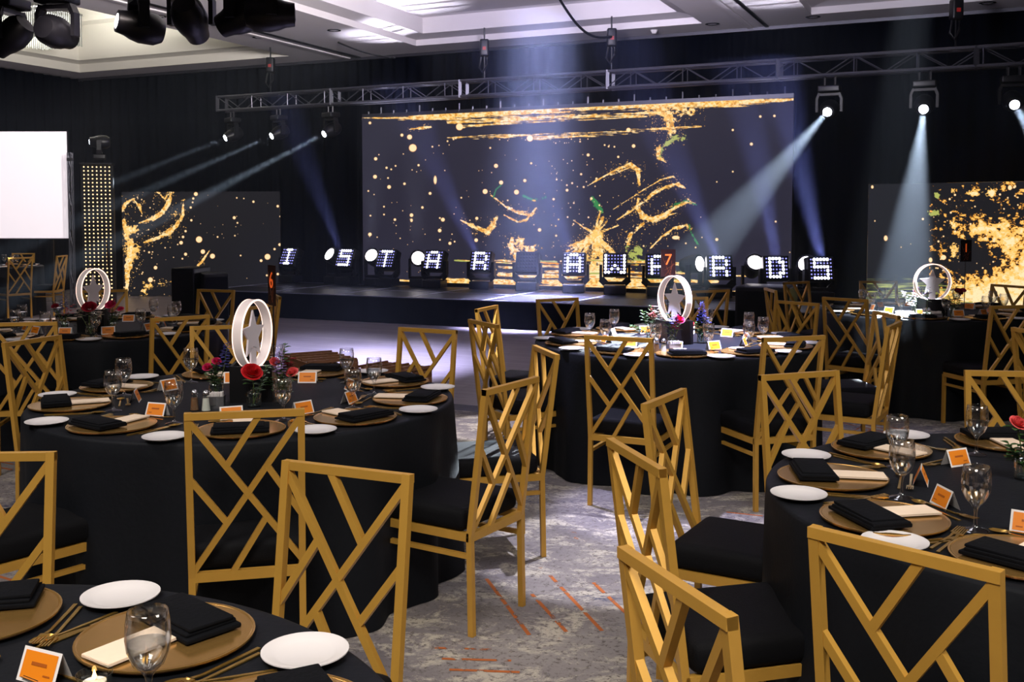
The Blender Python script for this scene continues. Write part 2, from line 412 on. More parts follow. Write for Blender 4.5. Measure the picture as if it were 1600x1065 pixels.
path = [spt(t_s0, 2.12, 0), spt(t_s0, -.012, 0), spt(t_s0+ND*W_D, -.012, 0), spt(t_s0+ND*W_D, 2.12, 0)]
pts = []
for a_, b2 in zip(path, path[1:]):
    k = max(2, int((b2-a_).length*14)); nn = Vector((-(b2-a_).y, (b2-a_).x, 0)).normalized()*-1
    for i in range(k): pts.append(a_+(b2-a_)*i/k+nn*(-.012*math.sin(i*1.3)))
pts.append(path[-1]); n = len(pts)
vs = [p-inv+Vector((0, 0, .005)) for p in pts]+[p-inv+Vector((0, 0, ST-.02)) for p in pts]
m.add(vs, [(i, i+1, n+i+1, n+i) for i in range(n-1)]); m.build('stage_skirt', M['skirt'], stage, smooth=60)

# ================================================================== LED SCREENS (the picture on each screen is drawn here in numpy)
def vnoise(x, y, seed):
    r = np.random.RandomState(seed).rand(64, 64)
    xi = np.floor(x).astype(int); yi = np.floor(y).astype(int); fx = x-xi; fy = y-yi
    fx = fx*fx*(3-2*fx); fy = fy*fy*(3-2*fy)
    g = lambda a, b: r[b % 64, a % 64]
    return (g(xi, yi)*(1-fx)+g(xi+1, yi)*fx)*(1-fy)+(g(xi, yi+1)*(1-fx)+g(xi+1, yi+1)*fx)*fy
def fbm(x, y, seed, o=4):
    s = 0; a = .5; t = 0
    for k in range(o): s = s+a*vnoise(x*2**k, y*2**k, seed+k); t += a; a *= .55
    return s/t
GOLD = np.array(lin((255, 198, 104))); AMB = np.array(lin((230, 150, 40))); CREAM = np.array(lin((255, 226, 176))); GREEN = np.array(lin((52, 130, 72))); OLIVE = np.array(lin((170, 176, 92)))
class Art:
    def __init__(s, X, Y, bg): s.X, s.Y = X, Y; s.c = np.zeros(X.shape+(3,))+np.array(lin(bg)); s.gain = 1.15
    def box(s, x0, y0, x1, y1):
        m = (s.X >= x0) & (s.X <= x1) & (s.Y >= y0) & (s.Y <= y1)
        r = np.where(m.any(1))[0]; q = np.where(m.any(0))[0]
        return None if not len(r) or not len(q) else (slice(r[0], r[-1]+1), slice(q[0], q[-1]+1))
    def put(s, sl, a, col):
        a = np.clip(a, 0, 1)[..., None]; s.c[sl] = s.c[sl]*(1-a)+np.asarray(col)*s.gain*a
    def dot(s, x, y, r, ry=None, col=None):
        ry = ry or r; sl = s.box(x-r-2, y-ry-2, x+r+2, y+ry+2)
        if sl is None: return
        d = np.hypot((s.X[sl]-x)/r, (s.Y[sl]-y)/ry)
        s.put(sl, (1.08-d)*r*1.2, AMB if col is None else col); s.put(sl, (1.0-d)*r*1.2, CREAM if col is None else col)
    def stroke(s, pts, ws, col=GOLD, seed=1, cover=.6, grain=(10, 1.4), spray=0.):
        pts = np.array(pts, float); ws = np.array(ws, float)*np.ones(len(pts)); W = ws.max()*(1.6+spray)
        sl = s.box(pts[:, 0].min()-W, pts[:, 1].min()-W, pts[:, 0].max()+W, pts[:, 1].max()+W)
        if sl is None: return
        X, Y = s.X[sl], s.Y[sl]; best = np.full(X.shape, 1e9); S_ = np.zeros(X.shape); Dn = np.zeros(X.shape); acc = 0
        for k in range(len(pts)-1):
            p, q = pts[k], pts[k+1]; d = q-p; L = np.hypot(*d)+1e-6; d = d/L
            t = np.clip((X-p[0])*d[0]+(Y-p[1])*d[1], 0, L); cx, cy = X-p[0]-t*d[0], Y-p[1]-t*d[1]; r = np.hypot(cx, cy)
            wd = ws[k]+(ws[k+1]-ws[k])*t/L; rr = r/np.maximum(wd, .3); m = rr < best
            best = np.where(m, rr, best); S_ = np.where(m, acc+t, S_); Dn = np.where(m, (cx*-d[1]+cy*d[0]), Dn); acc += L
        nz = .55*fbm(S_/grain[0]+50, Dn/grain[1]+50, seed, 3)+.45*fbm(X/5+9, Y/5+9, seed+9, 3)
        if grain[0] >= 40: nz = .5*nz+.5*fbm(X/34+9, (Y+X*.035)/1.5+9, seed+21, 3)
        fine = fbm(X/(16.0 if grain[0] >= 40 else 2.0)+21, Y/1.4+33, seed+5, 2); thr = 1-cover
        a = (nz*.82+fine*.22-thr*.62-.42*np.clip(best-.35, 0, 2)-.17)*10
        a = np.where(best < 1.6+spray, a, 0); tone = fbm(X/4+5, Y/3+9, seed+13, 3)
        s.put(sl, a, col)
        if col is GOLD:
            s.put(sl, np.clip(a, 0, 1)*np.clip((tone-.50)*6, 0, .9), CREAM); s.put(sl, np.clip(a, 0, 1)*np.clip((.43-tone)*7, 0, .8), AMB*.7)
            if grain[0] < 40: s.put(sl, np.where((best > .9) & (best < 3.2), (fbm(X/1.6+3, Y/1.6+8, seed+3, 2)-.75-.02*best)*16, 0), GOLD)
    def splat(s, x, y, rx, ry, seed, thr=.55, col=GOLD, sc=7., dens=1.):
        sl = s.box(x-rx*1.5, y-ry*1.5, x+rx*1.5, y+ry*1.5)
        if sl is None: return
        X, Y = s.X[sl], s.Y[sl]; d = np.hypot((X-x)/rx, (Y-y)/ry); nz = fbm(X/sc+30, Y/sc+70, seed, 4)
        nz = .7*nz+.3*fbm(X/2.2+3, Y/1.8+7, seed+2, 2); a = (nz*dens-thr-.45*np.clip(d-.25, 0, 3))*14; s.put(sl, a, col); s.put(sl, a-2.2, CREAM if col is GOLD else col)
def screen(name, label, P0, du, w_, h_, draw, res=1350, bg=(50, 47, 56), strength=1.0, bezel=.03):
    "P0 bottom-left corner; du unit direction along the width"
    hh = int(res*h_/w_); root = thing(name, label, 'screen', P0)
    U_, V_ = np.meshgrid((np.arange(res)+.5)/res*w_, (np.arange(hh)+.5)/hh*h_)
    X = P0.x+du.x*U_; Y = P0.y+du.y*U_; Z = P0.z+V_-EYE; c, s = math.cos(PITCH), math.sin(PITCH)
    d = Y*c-Z*s; u = Z*c+Y*s
    art = Art(800+F*X/d, CY-F*u/d, bg); draw(art)
    img = bpy.data.images.new(name+'_picture', res, hh, float_buffer=True)
    buf = np.ones((hh, res, 4), np.float32); buf[..., :3] = art.c; img.pixels.foreach_set(buf.ravel()); img.update(); img.pack()
    m = bpy.data.materials.new(name+'_picture'); m.use_nodes = True; n = m.node_tree; b = n.nodes['Principled BSDF']
    t = n.nodes.new('ShaderNodeTexImage'); t.image = img; n.links.new(t.outputs[0], b.inputs['Emission Color'])
    b.inputs['Emission Strength'].default_value = strength; b.inputs['Base Color'].default_value = (.01, .01, .011, 1); b.inputs['Roughness'].default_value = .8; b.inputs['Specular IOR Level'].default_value = 0
    me = bpy.data.meshes.new('display'); me.from_pydata([(0, 0, 0), tuple(du*w_), tuple(du*w_+Vector((0, 0, h_))), (0, 0, h_)], [], [(0, 1, 2, 3)])
    uv = me.uv_layers.new(name='uv')
    for i, q in enumerate(((0, 0), (1, 0), (1, 1), (0, 1))): uv.data[i].uv = q
    me.materials.append(m); link('display', me, root)
    nn = Vector((du.y, -du.x, 0)); bk = -nn*.09
    mb = MB(); p = [bk*.04+du*0, du*w_+bk*.04, du*w_+bk, bk]; p = [x-nn*.004 for x in p]
    mb.add(p+[x+Vector((0, 0, h_)) for x in p], [(3, 2, 1, 0), (4, 5, 6, 7), (0, 1, 5, 4), (1, 2, 6, 5), (2, 3, 7, 6), (3, 0, 4, 7)])
    mb.build('cabinet', M['blackp'], root)
    return root, nn
def draw_main(a):
    X, Y = a.X, a.Y
    st = a.stroke
    st([(565, 184), (640, 185), (720, 184), (760, 180)], [1.5, 4, 5, 2], seed=3, cover=.62, grain=(40, 1.1))
    st([(640, 184), (720, 179), (840, 173), (960, 166), (1060, 161), (1150, 160), (1242, 155)], [3, 7, 7, 7, 9, 7, 2.2], seed=5, cover=.74, grain=(70, 1.1))
    st([(700, 191), (800, 186), (960, 180), (1040, 176)], [3, 7, 5, 3], seed=8, cover=.62, grain=(60, 1.0))
    st([(640, 202), (672, 198)], [1, 3], seed=12, cover=.8, grain=(20, 1.2))
    st([(715, 198), (800, 192), (900, 188), (1010, 182)], [3, 3, 2, 2], seed=31, cover=.55, grain=(50, 1))
    st([(700, 216), (780, 212), (830, 214), (930, 209), (1030, 203), (1095, 197)], [3, 6, 7, 6, 6, 3], seed=16, cover=.53, grain=(50, 1.0))
    st([(1010, 170), (1050, 176), (1080, 174)], [9, 15, 10], seed=21, cover=.62, grain=(9, 3))
    st([(1045, 185), (1050, 205)], [14, 12], seed=22, cover=.58, grain=(9, 4))
    a.splat(1058, 217, 20, 9, 40, .42, OLIVE, 6); st([(1055, 215), (1034, 232), (1032, 246)], [6, 5, 4], OLIVE, 23, .62, (7, 2)); st([(1030, 232), (1028, 246), (1040, 252)], [5, 5, 3], GOLD, 24, .6, (7, 2))
    st([(918, 290), (945, 275), (970, 264), (985, 258), (996, 265), (999, 288)], [.8, 2.5, 6, 6, 5, 2], seed=26, cover=.72, grain=(20, 1.6))
    st([(720, 344), (742, 355), (762, 362), (770, 352), (774, 342)], [1.5, 4, 5, 5, 4], seed=28, cover=.78, grain=(9, 2))
    st([(767, 305), (790, 322), (812, 333), (830, 335), (838, 325)], [1, 2.5, 4, 4, 1.5], seed=29, cover=.72, grain=(14, 1.4))
    st([(788, 336), (808, 346), (822, 344), (830, 334)], [1.5, 2.5, 3, 1], seed=30, cover=.66, grain=(9, 1.4))
    st([(771, 308), (775, 296), (784, 288)], 1.2, GREEN, 33, .9, (9, 2)); st([(818, 306), (835, 313), (852, 308)], [3, 4, 3], GREEN, 34, .55, (7, 2)); a.splat(838, 313, 9, 3, 35, .45)
    st([(926, 309), (932, 320), (940, 330)], [3, 6, 3], GREEN, 36, .8, (9, 3))
    # curls
    st([(962, 345), (990, 326), (1018, 304), (1040, 291), (1058, 288), (1071, 294)], [1, 4, 4, 3.5, 4.5, 1], seed=41, cover=.66, grain=(14, 1.5))
    st([(958, 327), (1000, 300), (1030, 282), (1052, 275), (1056, 280)], [.8, 1.3, 1.6, 2.6, 1], seed=42, cover=.56, grain=(9, 1))
    st([(998, 312), (996, 326), (1004, 339), (1020, 343), (1040, 336), (1058, 322), (1075, 315), (1086, 318)], [4, 6, 6, 6, 5, 5, 4, 1], seed=43, cover=.72, grain=(30, 1.6))
    st([(1050, 322), (1072, 313), (1088, 320)], [4, 4, 2], GREEN, 44, .5, (8, 2)); st([(1010, 342), (1035, 338), (1056, 333)], [2, 2.5, 1], seed=45, cover=.7, grain=(18, 1.2))
    st([(1012, 392), (1034, 370), (1052, 357), (1072, 352), (1080, 358)], [1, 3, 4, 4, 2], seed=46, cover=.58, grain=(10, 1.6)); st([(1076, 352), (1084, 370), (1092, 384)], [3, 4, 2], GREEN, 47, .5, (7, 2))
    a.dot(1056, 371, 6, 3)
    st([(1005, 350), (985, 366), (978, 380)], [3, 6, 9], seed=48, cover=.6, grain=(9, 3)); a.splat(990, 398, 24, 22, 49, .40, OLIVE, 6)
    # burst behind the fixtures
    for k, (x, y, w_) in enumerate([(886, 392, 5), (890, 384, 3.5), (898, 398, 4), (896, 344, 1.4), (906, 352, 1.2), (960, 396, 5), (972, 410, 5), (944, 410, 9), (926, 412, 8), (908, 404, 6), (955, 336, 1.4), (938, 330, 2.5), (942, 340, 5), (966, 352, 2), (884, 404, 3)]):
        st([(930, 366), ((930+x)/2+random.uniform(-2, 2), (366+y)/2), (x, y)], [4, w_, w_*.6], seed=60+k, cover=.66, grain=(12, 1.4))
    a.splat(938, 420, 34, 36, 80, .38, GOLD, 5); a.splat(940, 435, 28, 24, 83, .2, CREAM, 9); a.splat(935, 372, 18, 26, 81, .40, GOLD, 5); a.splat(905, 400, 26, 14, 82, .42, GOLD, 5)
    st([(800, 372), (798, 384), (806, 396), (812, 412), (808, 430)], [3, 7, 8, 6, 6], seed=84, cover=.74, grain=(12, 2)); a.splat(826, 388, 30, 14, 85, .42, GOLD, 4.5); a.splat(812, 378, 16, 12, 86, .38, GOLD, 5)
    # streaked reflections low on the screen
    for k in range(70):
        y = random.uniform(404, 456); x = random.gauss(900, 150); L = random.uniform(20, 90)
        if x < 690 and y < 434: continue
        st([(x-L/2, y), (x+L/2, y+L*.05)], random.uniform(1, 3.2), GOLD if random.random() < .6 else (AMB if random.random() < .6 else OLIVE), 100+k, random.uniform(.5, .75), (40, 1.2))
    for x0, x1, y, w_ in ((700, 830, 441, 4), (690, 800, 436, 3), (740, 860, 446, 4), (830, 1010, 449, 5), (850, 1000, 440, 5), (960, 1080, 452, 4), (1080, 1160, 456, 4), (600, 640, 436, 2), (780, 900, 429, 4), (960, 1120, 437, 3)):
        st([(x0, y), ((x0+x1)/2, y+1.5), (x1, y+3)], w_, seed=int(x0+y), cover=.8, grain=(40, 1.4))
    for x, y, r in ((645, 231, 6), (640, 214, 4), (628, 211, 2.6), (578, 192, 2.4), (586, 276, 3.2), (608, 292, 3.1), (587, 248, 2.8), (604, 262, 2), (643, 336, 3), (692, 343, 3.2), (775, 259, 3.4), (820, 282, 2.8),
                    (783, 285, 3.4), (758, 299, 4), (807, 300, 4), (990, 228, 3), (919, 242, 2.6), (1174, 225, 2.6), (1188, 182, 2.2), (1210, 181, 2.2), (1145, 203, 2), (1120, 374, 2.6), (1212, 346, 1.8), (1145, 268, 1.6), (1120, 284, 1.3),
                    (718, 198, 5.5), (828, 216, 5), (982, 203, 3.6), (712, 216, 1.6), (745, 341, 2.6), (687, 360, 3), (744, 375, 3), (703, 380, 2.6), (843, 359, 3), (869, 368, 2), (617, 343, 2.2), (660, 324, 2.2), (672, 302, 2.5), (632, 287, 2.2),
                    (578, 366, 3), (600, 335, 1.6), (654, 258, 2), (766, 231, 1.8), (830, 255, 2), (865, 311, 2.2), (886, 297, 2.4), (908, 272, 2), (1234, 394, 1.2), (924, 310, 2.2), (932, 279, 2), (966, 245, 2), (894, 286, 1.8), (912, 292, 1.8)):
        a.dot(x, y, r)
    a.dot(680, 281, 2.6, 7); a.dot(643, 344, 2.2, 3)
    for k in range(260):
        x = random.uniform(568, 1100) if random.random() < .8 else random.uniform(860, 960); y = random.uniform(215, 430)
        if y < 330 and x > 1000: continue
        a.dot(x, y, random.choice((.7, .8, 1, 1.2, 1.6)))
def draw_left(a):
    st = a.stroke
    st([(190, 326), (196, 318), (208, 312), (218, 322), (222, 334)], [5, 5, 5, 5, 1], seed=1, cover=.66, grain=(14, 1.8))
    st([(268, 298), (264, 318), (254, 332), (238, 342), (218, 348)], [4, 4.5, 4, 3.5, 1.5], seed=2, cover=.75, grain=(24, 1.6))
    st([(286, 320), (285, 336), (276, 352), (262, 364), (248, 371), (226, 378)], [2, 4.5, 5, 5.5, 4, 3], seed=3, cover=.66, grain=(12, 2))
    st([(194, 345), (199, 370), (204, 390), (201, 410), (198, 430), (198, 452)], [4, 7, 11, 9, 5, 4], seed=4, cover=.7, grain=(8, 3)); a.splat(205, 360, 20, 12, 5, .42, GOLD, 5); a.splat(206, 392, 18, 24, 6, .40, GOLD, 5)
    st([(246, 299), (258, 312), (262, 304)], [4, 4, 3], seed=7, cover=.5, grain=(6, 2)); a.splat(283, 312, 9, 7, 8, .5, GOLD, 4); a.splat(272, 335, 14, 18, 9, .58, GOLD, 4)
    st([(306, 418), (316, 408), (327, 392)], [3.5, 2, 1], seed=10, cover=.75, grain=(20, 1.2)); a.splat(228, 450, 12, 12, 11, .36, GOLD, 5); a.splat(222, 465, 10, 6, 12, .36, GOLD, 4); a.dot(235, 437, 4)
    st([(246, 444), (262, 441), (280, 436)], [3, 2, 3], seed=13, cover=.5, grain=(4, 2))
    for x, y, r in ((311, 374, 5), (332, 400, 4), (317, 393, 3.6), (306, 303, 3.2), (418, 401, 4.6), (408, 407, 2.4), (283, 379, 3), (290, 397, 2.6), (243, 418, 3), (366, 340, 2.6), (299, 344, 2), (286, 370, 2.2), (371, 348, 1.6), (434, 322, 2.2), (437, 382, 2.4),
                    (429, 389, 2), (376, 399, 1.5), (396, 315, 2), (370, 309, 1.4), (381, 310, 1.2), (340, 370, 1.6), (417, 430, 1.8), (434, 428, 2.2), (367, 368, 1.4), (302, 310, 2), (298, 324, 2), (301, 316, 1.6), (233, 394, 1.8), (438, 338, 1.6), (290, 361, 2), (285, 404, 1.6)): a.dot(x, y, r)
    for k in range(90): a.dot(random.gauss(225, 28), random.uniform(300, 468), random.choice((.6, .8, 1, 1.3)))
    for k in range(20): a.dot(random.uniform(290, 437), random.uniform(300, 440), random.choice((.6, .8)))
def draw_right(a):
    X, Y = a.X, a.Y; sl = (slice(None), slice(None))
    nz = fbm(X/7+11, Y/5.5+5, 7, 5); den = np.clip((X-1440)/170, 0, 1)*.55+np.clip((Y-300)/180, 0, 1)*.42
    diag = np.exp(-(((Y-(352+(X-1500)*.28))/26)**2))*np.clip((X-1470)/60, 0, 1)*.34
    low = np.clip((Y-(395+(1600-X)*.25))/40, 0, 1)*np.clip((X-1452)/60, 0, 1)*.34
    gap = np.exp(-(((X-1522)/26)**2+((Y-400)/26)**2))*.35+np.exp(-(((X-1540)/30)**2+((Y-330)/14)**2))*.12
    nz = .72*nz+.28*fbm(X/2.6+1, Y/1.7+4, 27, 3); f = nz*1.05-.10+den*.2+diag*.8+low-gap; f = np.where(X < 1452, 0, f)
    a.put(sl, (f-.60)*14, AMB); a.put(sl, (f-.64)*14, GOLD); a.put(sl, (f-.78)*7, CREAM)
    n2 = fbm(X/20+3, Y/1.8+5, 17, 3); g = n2*np.clip((Y-408)/40, 0, 1)*np.clip((1470-abs(X-1420)*1)/1470, 0, 1)
    a.put(sl, np.where(X < 1520, (g-.42)*6, 0)*.45, OLIVE)
    a.splat(1462, 333, 12, 7, 3, .3, OLIVE, 5); a.splat(1490, 300, 5, 8, 4, .35, GOLD, 5); a.splat(1522, 302, 14, 5, 5, .3, GOLD, 5); a.splat(1550, 300, 10, 10, 6, .3, GOLD, 5); a.splat(1490, 350, 9, 12, 8, .34, GOLD, 5); a.splat(1490, 392, 9, 14, 9, .3, GOLD, 5); a.splat(1464, 305, 7, 6, 12, .32, OLIVE, 4)
    for x, y, r, ry in ((1363, 292, 2.2, 2.8), (1384, 372, 3.2, 4.5), (1442, 342, 2, 2), (1367, 345, 1.2, 1.6), (1408, 386, 1.2, 1.4), (1474, 402, 4.5, 4), (1454, 406, 3, 4), (1578, 293, 3.4, 4), (1586, 291, 2, 2.4), (1423, 381, .9, .9)): a.dot(x, y, r, ry)
    for k in range(60): a.dot(random.uniform(1450, 1600), random.uniform(288, 470), random.choice((.8, 1, 1.5, 1.9)))
# the main screen hangs in front of the drapes, its foot at stage height
ZL = 16.35
pl = at_line(565.5, 183, ZL); pr = at_line(1240, 153, ZL); base = .46
P0 = Vector((pl.x, pl.y, base)); wM = (Vector((pr.x, pr.y, 0))-Vector((pl.x, pl.y, 0))).length; hM = (pl.z+pr.z)/2-base
root, nn = screen('led_video_screen', 'wide central led wall showing gold paint splashes on dark ground', P0, U, wM, hM, draw_main, 1500, (44, 42, 56))
mb = MB(); mb.bar(U*0+Vector((0, 0, hM+.03))-nn*.04, U*wM+Vector((0, 0, hM+.03))-nn*.04, .06, .06, up=(0, 0, 1))
for k in range(29): mb.bar(U*(wM*(k+.5)/29)+Vector((0, 0, hM+.03))-nn*.02, U*(wM*(k+.5)/29)+Vector((0, 0, hM+.03+(.13 if k % 3 == 1 else .07)))-nn*.02, .018)
mb.build('hanging_bar', M['alu'], root)
mb = MB(); mb.bar(U*.3+Vector((0, 0, -.03))-nn*.06, U*(wM-.3)+Vector((0, 0, -.03))-nn*.06, .08, .06, up=(0, 0, 1))
for k in range(6): mb.bar(U*(wM*(k+.5)/6)-nn*.06, U*(wM*(k+.5)/6)-nn*.06+Vector((0, 0, -.46)), .06)
mb.build('support_foot', M['black'], root)
# side screens, standing on the floor and turned towards the room
def side(name, label, px0, px1, z0, s, top, draw, bg):
    a_ = at_line(px0, 400, z0, s); b2 = at_line(px1, 400, z0, s); a_.z = b2.z = 0.03; du = (b2-a_); w_ = du.length; du.normalize()
    return screen(name, label, a_, du, w_, top-.03, draw, 800, bg)
side('led_screen', 'low led screen with gold rings, left of the stage', 192, 438.5, 18.6, .155, 2.01, draw_left, (28, 27, 31))
side('led_screen', 'low led screen crowded with gold flakes, right of the stage', 1355, 1640, 18.2, .8, 1.985, draw_right, (30, 30, 34))

# blank projection screen on a frame
p0 = at_depth(-140, 372, 17.4); p1 = at_depth(107.5, 372, 17.4); ztop = at_depth(100, 205.5, 17.4).z
scr = thing('projection_screen', 'blank bright white projection screen hanging before the side wall', 'screen', p0); wv = p1.x-p0.x; hv = ztop-p0.z
mb = MB(); mb.box((wv/2, 0, hv/2), (wv, .02, hv)); mb.build('screen_surface', M['screenw'], scr)
mb = MB()
for q in ((0, 0, 0, wv, 0, 0), (0, 0, hv, wv, 0, hv), (0, 0, 0, 0, 0, hv), (wv, 0, 0, wv, 0, hv)): mb.bar((q[0], .04, q[2]), (q[3], .04, q[5]), .05)
for x in (.25, wv-.3): mb.bar((x, .05, 0), (x, .05, -p0.z), .04)
mb.build('screen_frame', M['black'], scr)

# ================================================================== TRUSSES AND HANGING LIGHTS
def truss_mesh(P, d, L, sz, step=.38):
    ch = MB(); br = MB(); up = Vector((0, 0, 1)); sd = d.cross(up).normalized(); h2 = sz/2
    cs = [(a, b) for a in (-1, 1) for b in (-1, 1)]
    for a, b in cs: ch.tube([P+sd*a*h2+up*b*h2, P+d*L+sd*a*h2+up*b*h2], .021, 8)
    n = max(1, int(L/step))
    for i in range(n):
        t0 = d*(L*i/n); t1 = d*(L*(i+1)/n); f = 1 if i % 2 else -1
        for a in (-1, 1): br.tube([P+t0+sd*a*h2-up*f*h2, P+t1+sd*a*h2+up*f*h2], .009, 5)
        br.tube([P+t0-sd*f*h2+up*h2, P+t1+sd*f*h2+up*h2], .009, 5)
        if i % 2 == 0:
            for a in (-1, 1): br.tube([P+t0+sd*a*h2-up*h2, P+t0+sd*a*h2+up*h2], .009, 5)
    k = 0
    while k <= L+.01:
        q = P+d*min(k, L-.02)
        for a in (-1, 1): br.bar(q+sd*a*h2-up*(h2+.02), q+sd*a*h2+up*(h2+.02), .05, .04)
        k += 2.44
    return ch, br
def truss(label, P, d, L, sz):
    t = thing('lighting_truss', label, 'truss', P); ch, br = truss_mesh(Vector((0, 0, 0)), d, L, sz)
    ch.build('chord', M['alu'], t, smooth=40); br.build('brace', M['alu'], t, smooth=40); return t
TS = .49; TZ = 15.9; ud = Vector((1, -TS, 0)).normalized()
pa = at_line(347, 163, TZ, TS); tz = at_line(1000, 107+12, TZ, TS).z
tz = at_line(565, 149.5, TZ, TS).z
pa.z = tz; TRH = .235
truss('long box truss hung above the big screen', pa, ud, 14.2, TRH)
def tpt(px): q = at_line(px, 200, TZ, TS); q.z = tz-TRH/2; return q
def moving_head(P, target, label, lit=True, size=1., base_up=True, group=None, body='round', lens=None, rz=None):
    "P: hanging point (base_up) or standing point; returns thing and lens position"
    s = size; P = Vector(P); up = -1 if base_up else 1
    pivot = Vector((0, 0, up*.40*s)); d = (Vector(target)-P-pivot).normalized()
    yaw = math.atan2(d.y, d.x)-PI/2 if rz is None else rz
    t = thing('moving_head_light', label, 'stage light', P, 0, group)
    R = Matrix.Rotation(yaw, 3, 'Z')
    def X(v): return R @ (Vector(v)*s)
    b = rbox(.30*s, .22*s, .09*s, .02*s); bb = MB(); bb.add([R @ (Vector(v)+Vector((0, 0, up*.115*s))) for v in b.v], b.f); bb.build('base', M['blackp'], t, smooth=40)
    if base_up:
        for q in (-.07, .07):
            c = MB(); c.bar(X((q, 0, .07)), X((q, 0, -.075)), .022*s, .04*s); c.lathe([(.034*s, -.014*s), (.034*s, .014*s)], 10, X((q, 0, .075)), ax=Matrix.Rotation(PI/2, 3, 'Y')); c.build('clamp', M['steel'], t)
    y = MB(); z1 = up*.17; z2 = up*.43
    y.bar(X((-.14, 0, z1+up*.02)), X((.14, 0, z1+up*.02)), .035*s, .10*s, up=R @ Vector((0, 1, 0)))
    for q in (-1, 1):
        y.bar(X((q*.13, 0, z1)), X((q*.165, 0, z1+up*.08)), .035*s, .09*s, up=R @ Vector((0, 1, 0))); y.bar(X((q*.165, 0, z1+up*.07)), X((q*.165, 0, z2)), .035*s, .08*s, up=R @ Vector((0, 1, 0)))
    y.build('yoke', M['blackp'], t)
    D = d.to_track_quat('Z', 'Y').to_matrix(); c = pivot
    h = MB(); h.lathe([(.02*s, -.20*s), (.09*s, -.19*s), (.125*s, -.13*s), (.135*s, -.02*s), (.12*s, .05*s), (.10*s, .10*s), (.088*s, .17*s), (.07*s, .172*s)], 20, c, ax=D); h.build('head', M['blackp'], t, smooth=50)
    l = MB(); l.lathe([(.0001, .178*s), (.04*s, .177*s), (.060*s, .172*s)][::-1], 20, c, ax=D); l.build('lens', lens or (M['lens'] if lit else M['ledoff']), t, smooth=40)
    return t, P+c+d*.2*s, d
WARMW = (.80, .90, 1)
def lens_target(px, py, P, size):
    "aim keeps the lens where the photograph shows it"
# stage truss heads: (pixel x of clamp, target, power, half angle, label)
heads = [(365, (-9.2, 14.6, .6), 12000, 1.9, 'hanging spotlight at the far end of the long truss, faint beam, first of its row'),
         (437, (-8.6, 13.9, .3), 22000, 1.9, 'hanging spotlight on the long truss, second from its far end, thin beam'),
         (518, (-7.4, 13.0, .0), 38000, 1.9, 'hanging spotlight nearest the left edge of the central led wall, bright beam'),
         (1293, tuple(at_z(985, 528, .77)), 34000, 2.0, 'hanging spotlight just past the right edge of the central led wall, slanting beam'),
         (1440, tuple(at_z(1408, 492, .77)), 34000, 2.7, 'hanging spotlight whose beam drops straight onto the table with the one sign'),
         (1578, (4.1, 6.6, .75), 26000, 2.4, 'hanging spotlight closest to the near end of the long truss')]
for px, tg, pw, ha, lab in heads:
    P = tpt(px); P = P-Vector((0, .06, .075)); t, lp, d = moving_head(P, tg, lab, size=.95 if px > 1000 else .9)
    spot('beam_lamp', lp+d*.03, Vector(tg), pw, WARMW, ha, .35, .03)
# front truss with the big heads near the upper left corner of the picture
fp = at_depth(-60, 300, 10.2); fp.z = 3.84; fe = at_depth(470, 300, 8.7); fe.z = 3.84
fd = (fe-fp); FL = fd.length+.5; fd.normalize()
truss('front box truss above the picture edge carrying the big dark heads', fp-fd*.3, fd, FL+.3, .3)
fh = [(22, -1.0, -.6, 'dark moving head leaning left, first on the front truss'), (96, .15, .1, 'dark moving head hanging in front of the crystal chandelier'),
      (222, -1.3, .42, 'dark moving head showing a white lens at its left side'), (304, .05, -.3, 'dark moving head hanging straight, seen from behind, middle of the front truss'),
      (378, -1.0, -.25, 'dark moving head tilted down left beside a paired head on the front truss'), (428, .9, .2, 'dark moving head at the right end of the front truss')]
for px, dx, dz, lab in fh:
    dy = {96: 2.2, 304: 2.2, 222: -2.6}.get(px, .6)
    k = (px+60)/530; q = fp+(fe-fp)*0; r = ray(px, 300)
    # on the truss line in plan
    tpar = ((r.y*fp.x-r.x*fp.y)/(r.x*(fe-fp).y-r.y*(fe-fp).x)); P = fp+(fe-fp)*tpar; P = Vector((P.x, P.y, 3.69))
    tg = P+Vector((dx*3, dy, -.4+dz*3-.6))
    moving_head(P, tg, lab, lit=False, size=1.12, lens=M['disc'] if px == 222 else None)

# chain hoists
for px, lab in ((424, 'chain hoist holding the far end of the long truss'), (757, 'chain hoist above the left half of the central led wall'), (955, 'chain hoist above the middle of the long truss, cable attached'), (1490, 'chain hoist with a red label above the right spotlights')):
    P = tpt(px); P.z = tz+TRH/2; t = thing('chain_hoist', lab, 'hoist', P); top = CEIL-P.z
    m = MB(); m.tube([(0, 0, 0), (0, 0, top)], .012, 6); m.build('chain', M['black'], t)
    m = rbox(.14, .14, .26, .03, (0, 0, top*.62)); m.build('motor', M['black'], t, smooth=40)
    m = MB(); m.box((0, -.072, top*.60), (.05, .006, .05)); m.build('maker_label', M['red_tag'], t)
    m = MB(); m.tube([(-.05, 0, top*.45), (-.08, -.02, top*.25), (-.03, -.03, top*.15), (.04, 0, top*.3), (.04, 0, top*.45)], .016, 6); m.build('chain_bag', M['black'], t)
# cable swag
m = MB(); c0 = at_line(868, -12, 14.2); c1 = at_line(955, 57, 15.7); pts = [c0.lerp(c1, k/14)+Vector((0, 0, -.22*math.sin(PI*k/14))) for k in range(15)]
m.tube(pts, .018, 8); tag(m.build('power_cable', M['blackp'], smooth=60), 'black cable swagging from the ceiling to the middle chain hoist', 'cable')
m = MB(); c0 = at_line(528, 66, 15.9); c1 = at_line(618, 90, 16.2); m.tube([c0.lerp(c1, k/8)+Vector((0, 0, -.05*math.sin(PI*k/8))) for k in range(9)], .014, 8)
tag(m.build('power_cable', M['blackp'], smooth=60), 'thin cable under the soffit left of the hoists', 'cable')

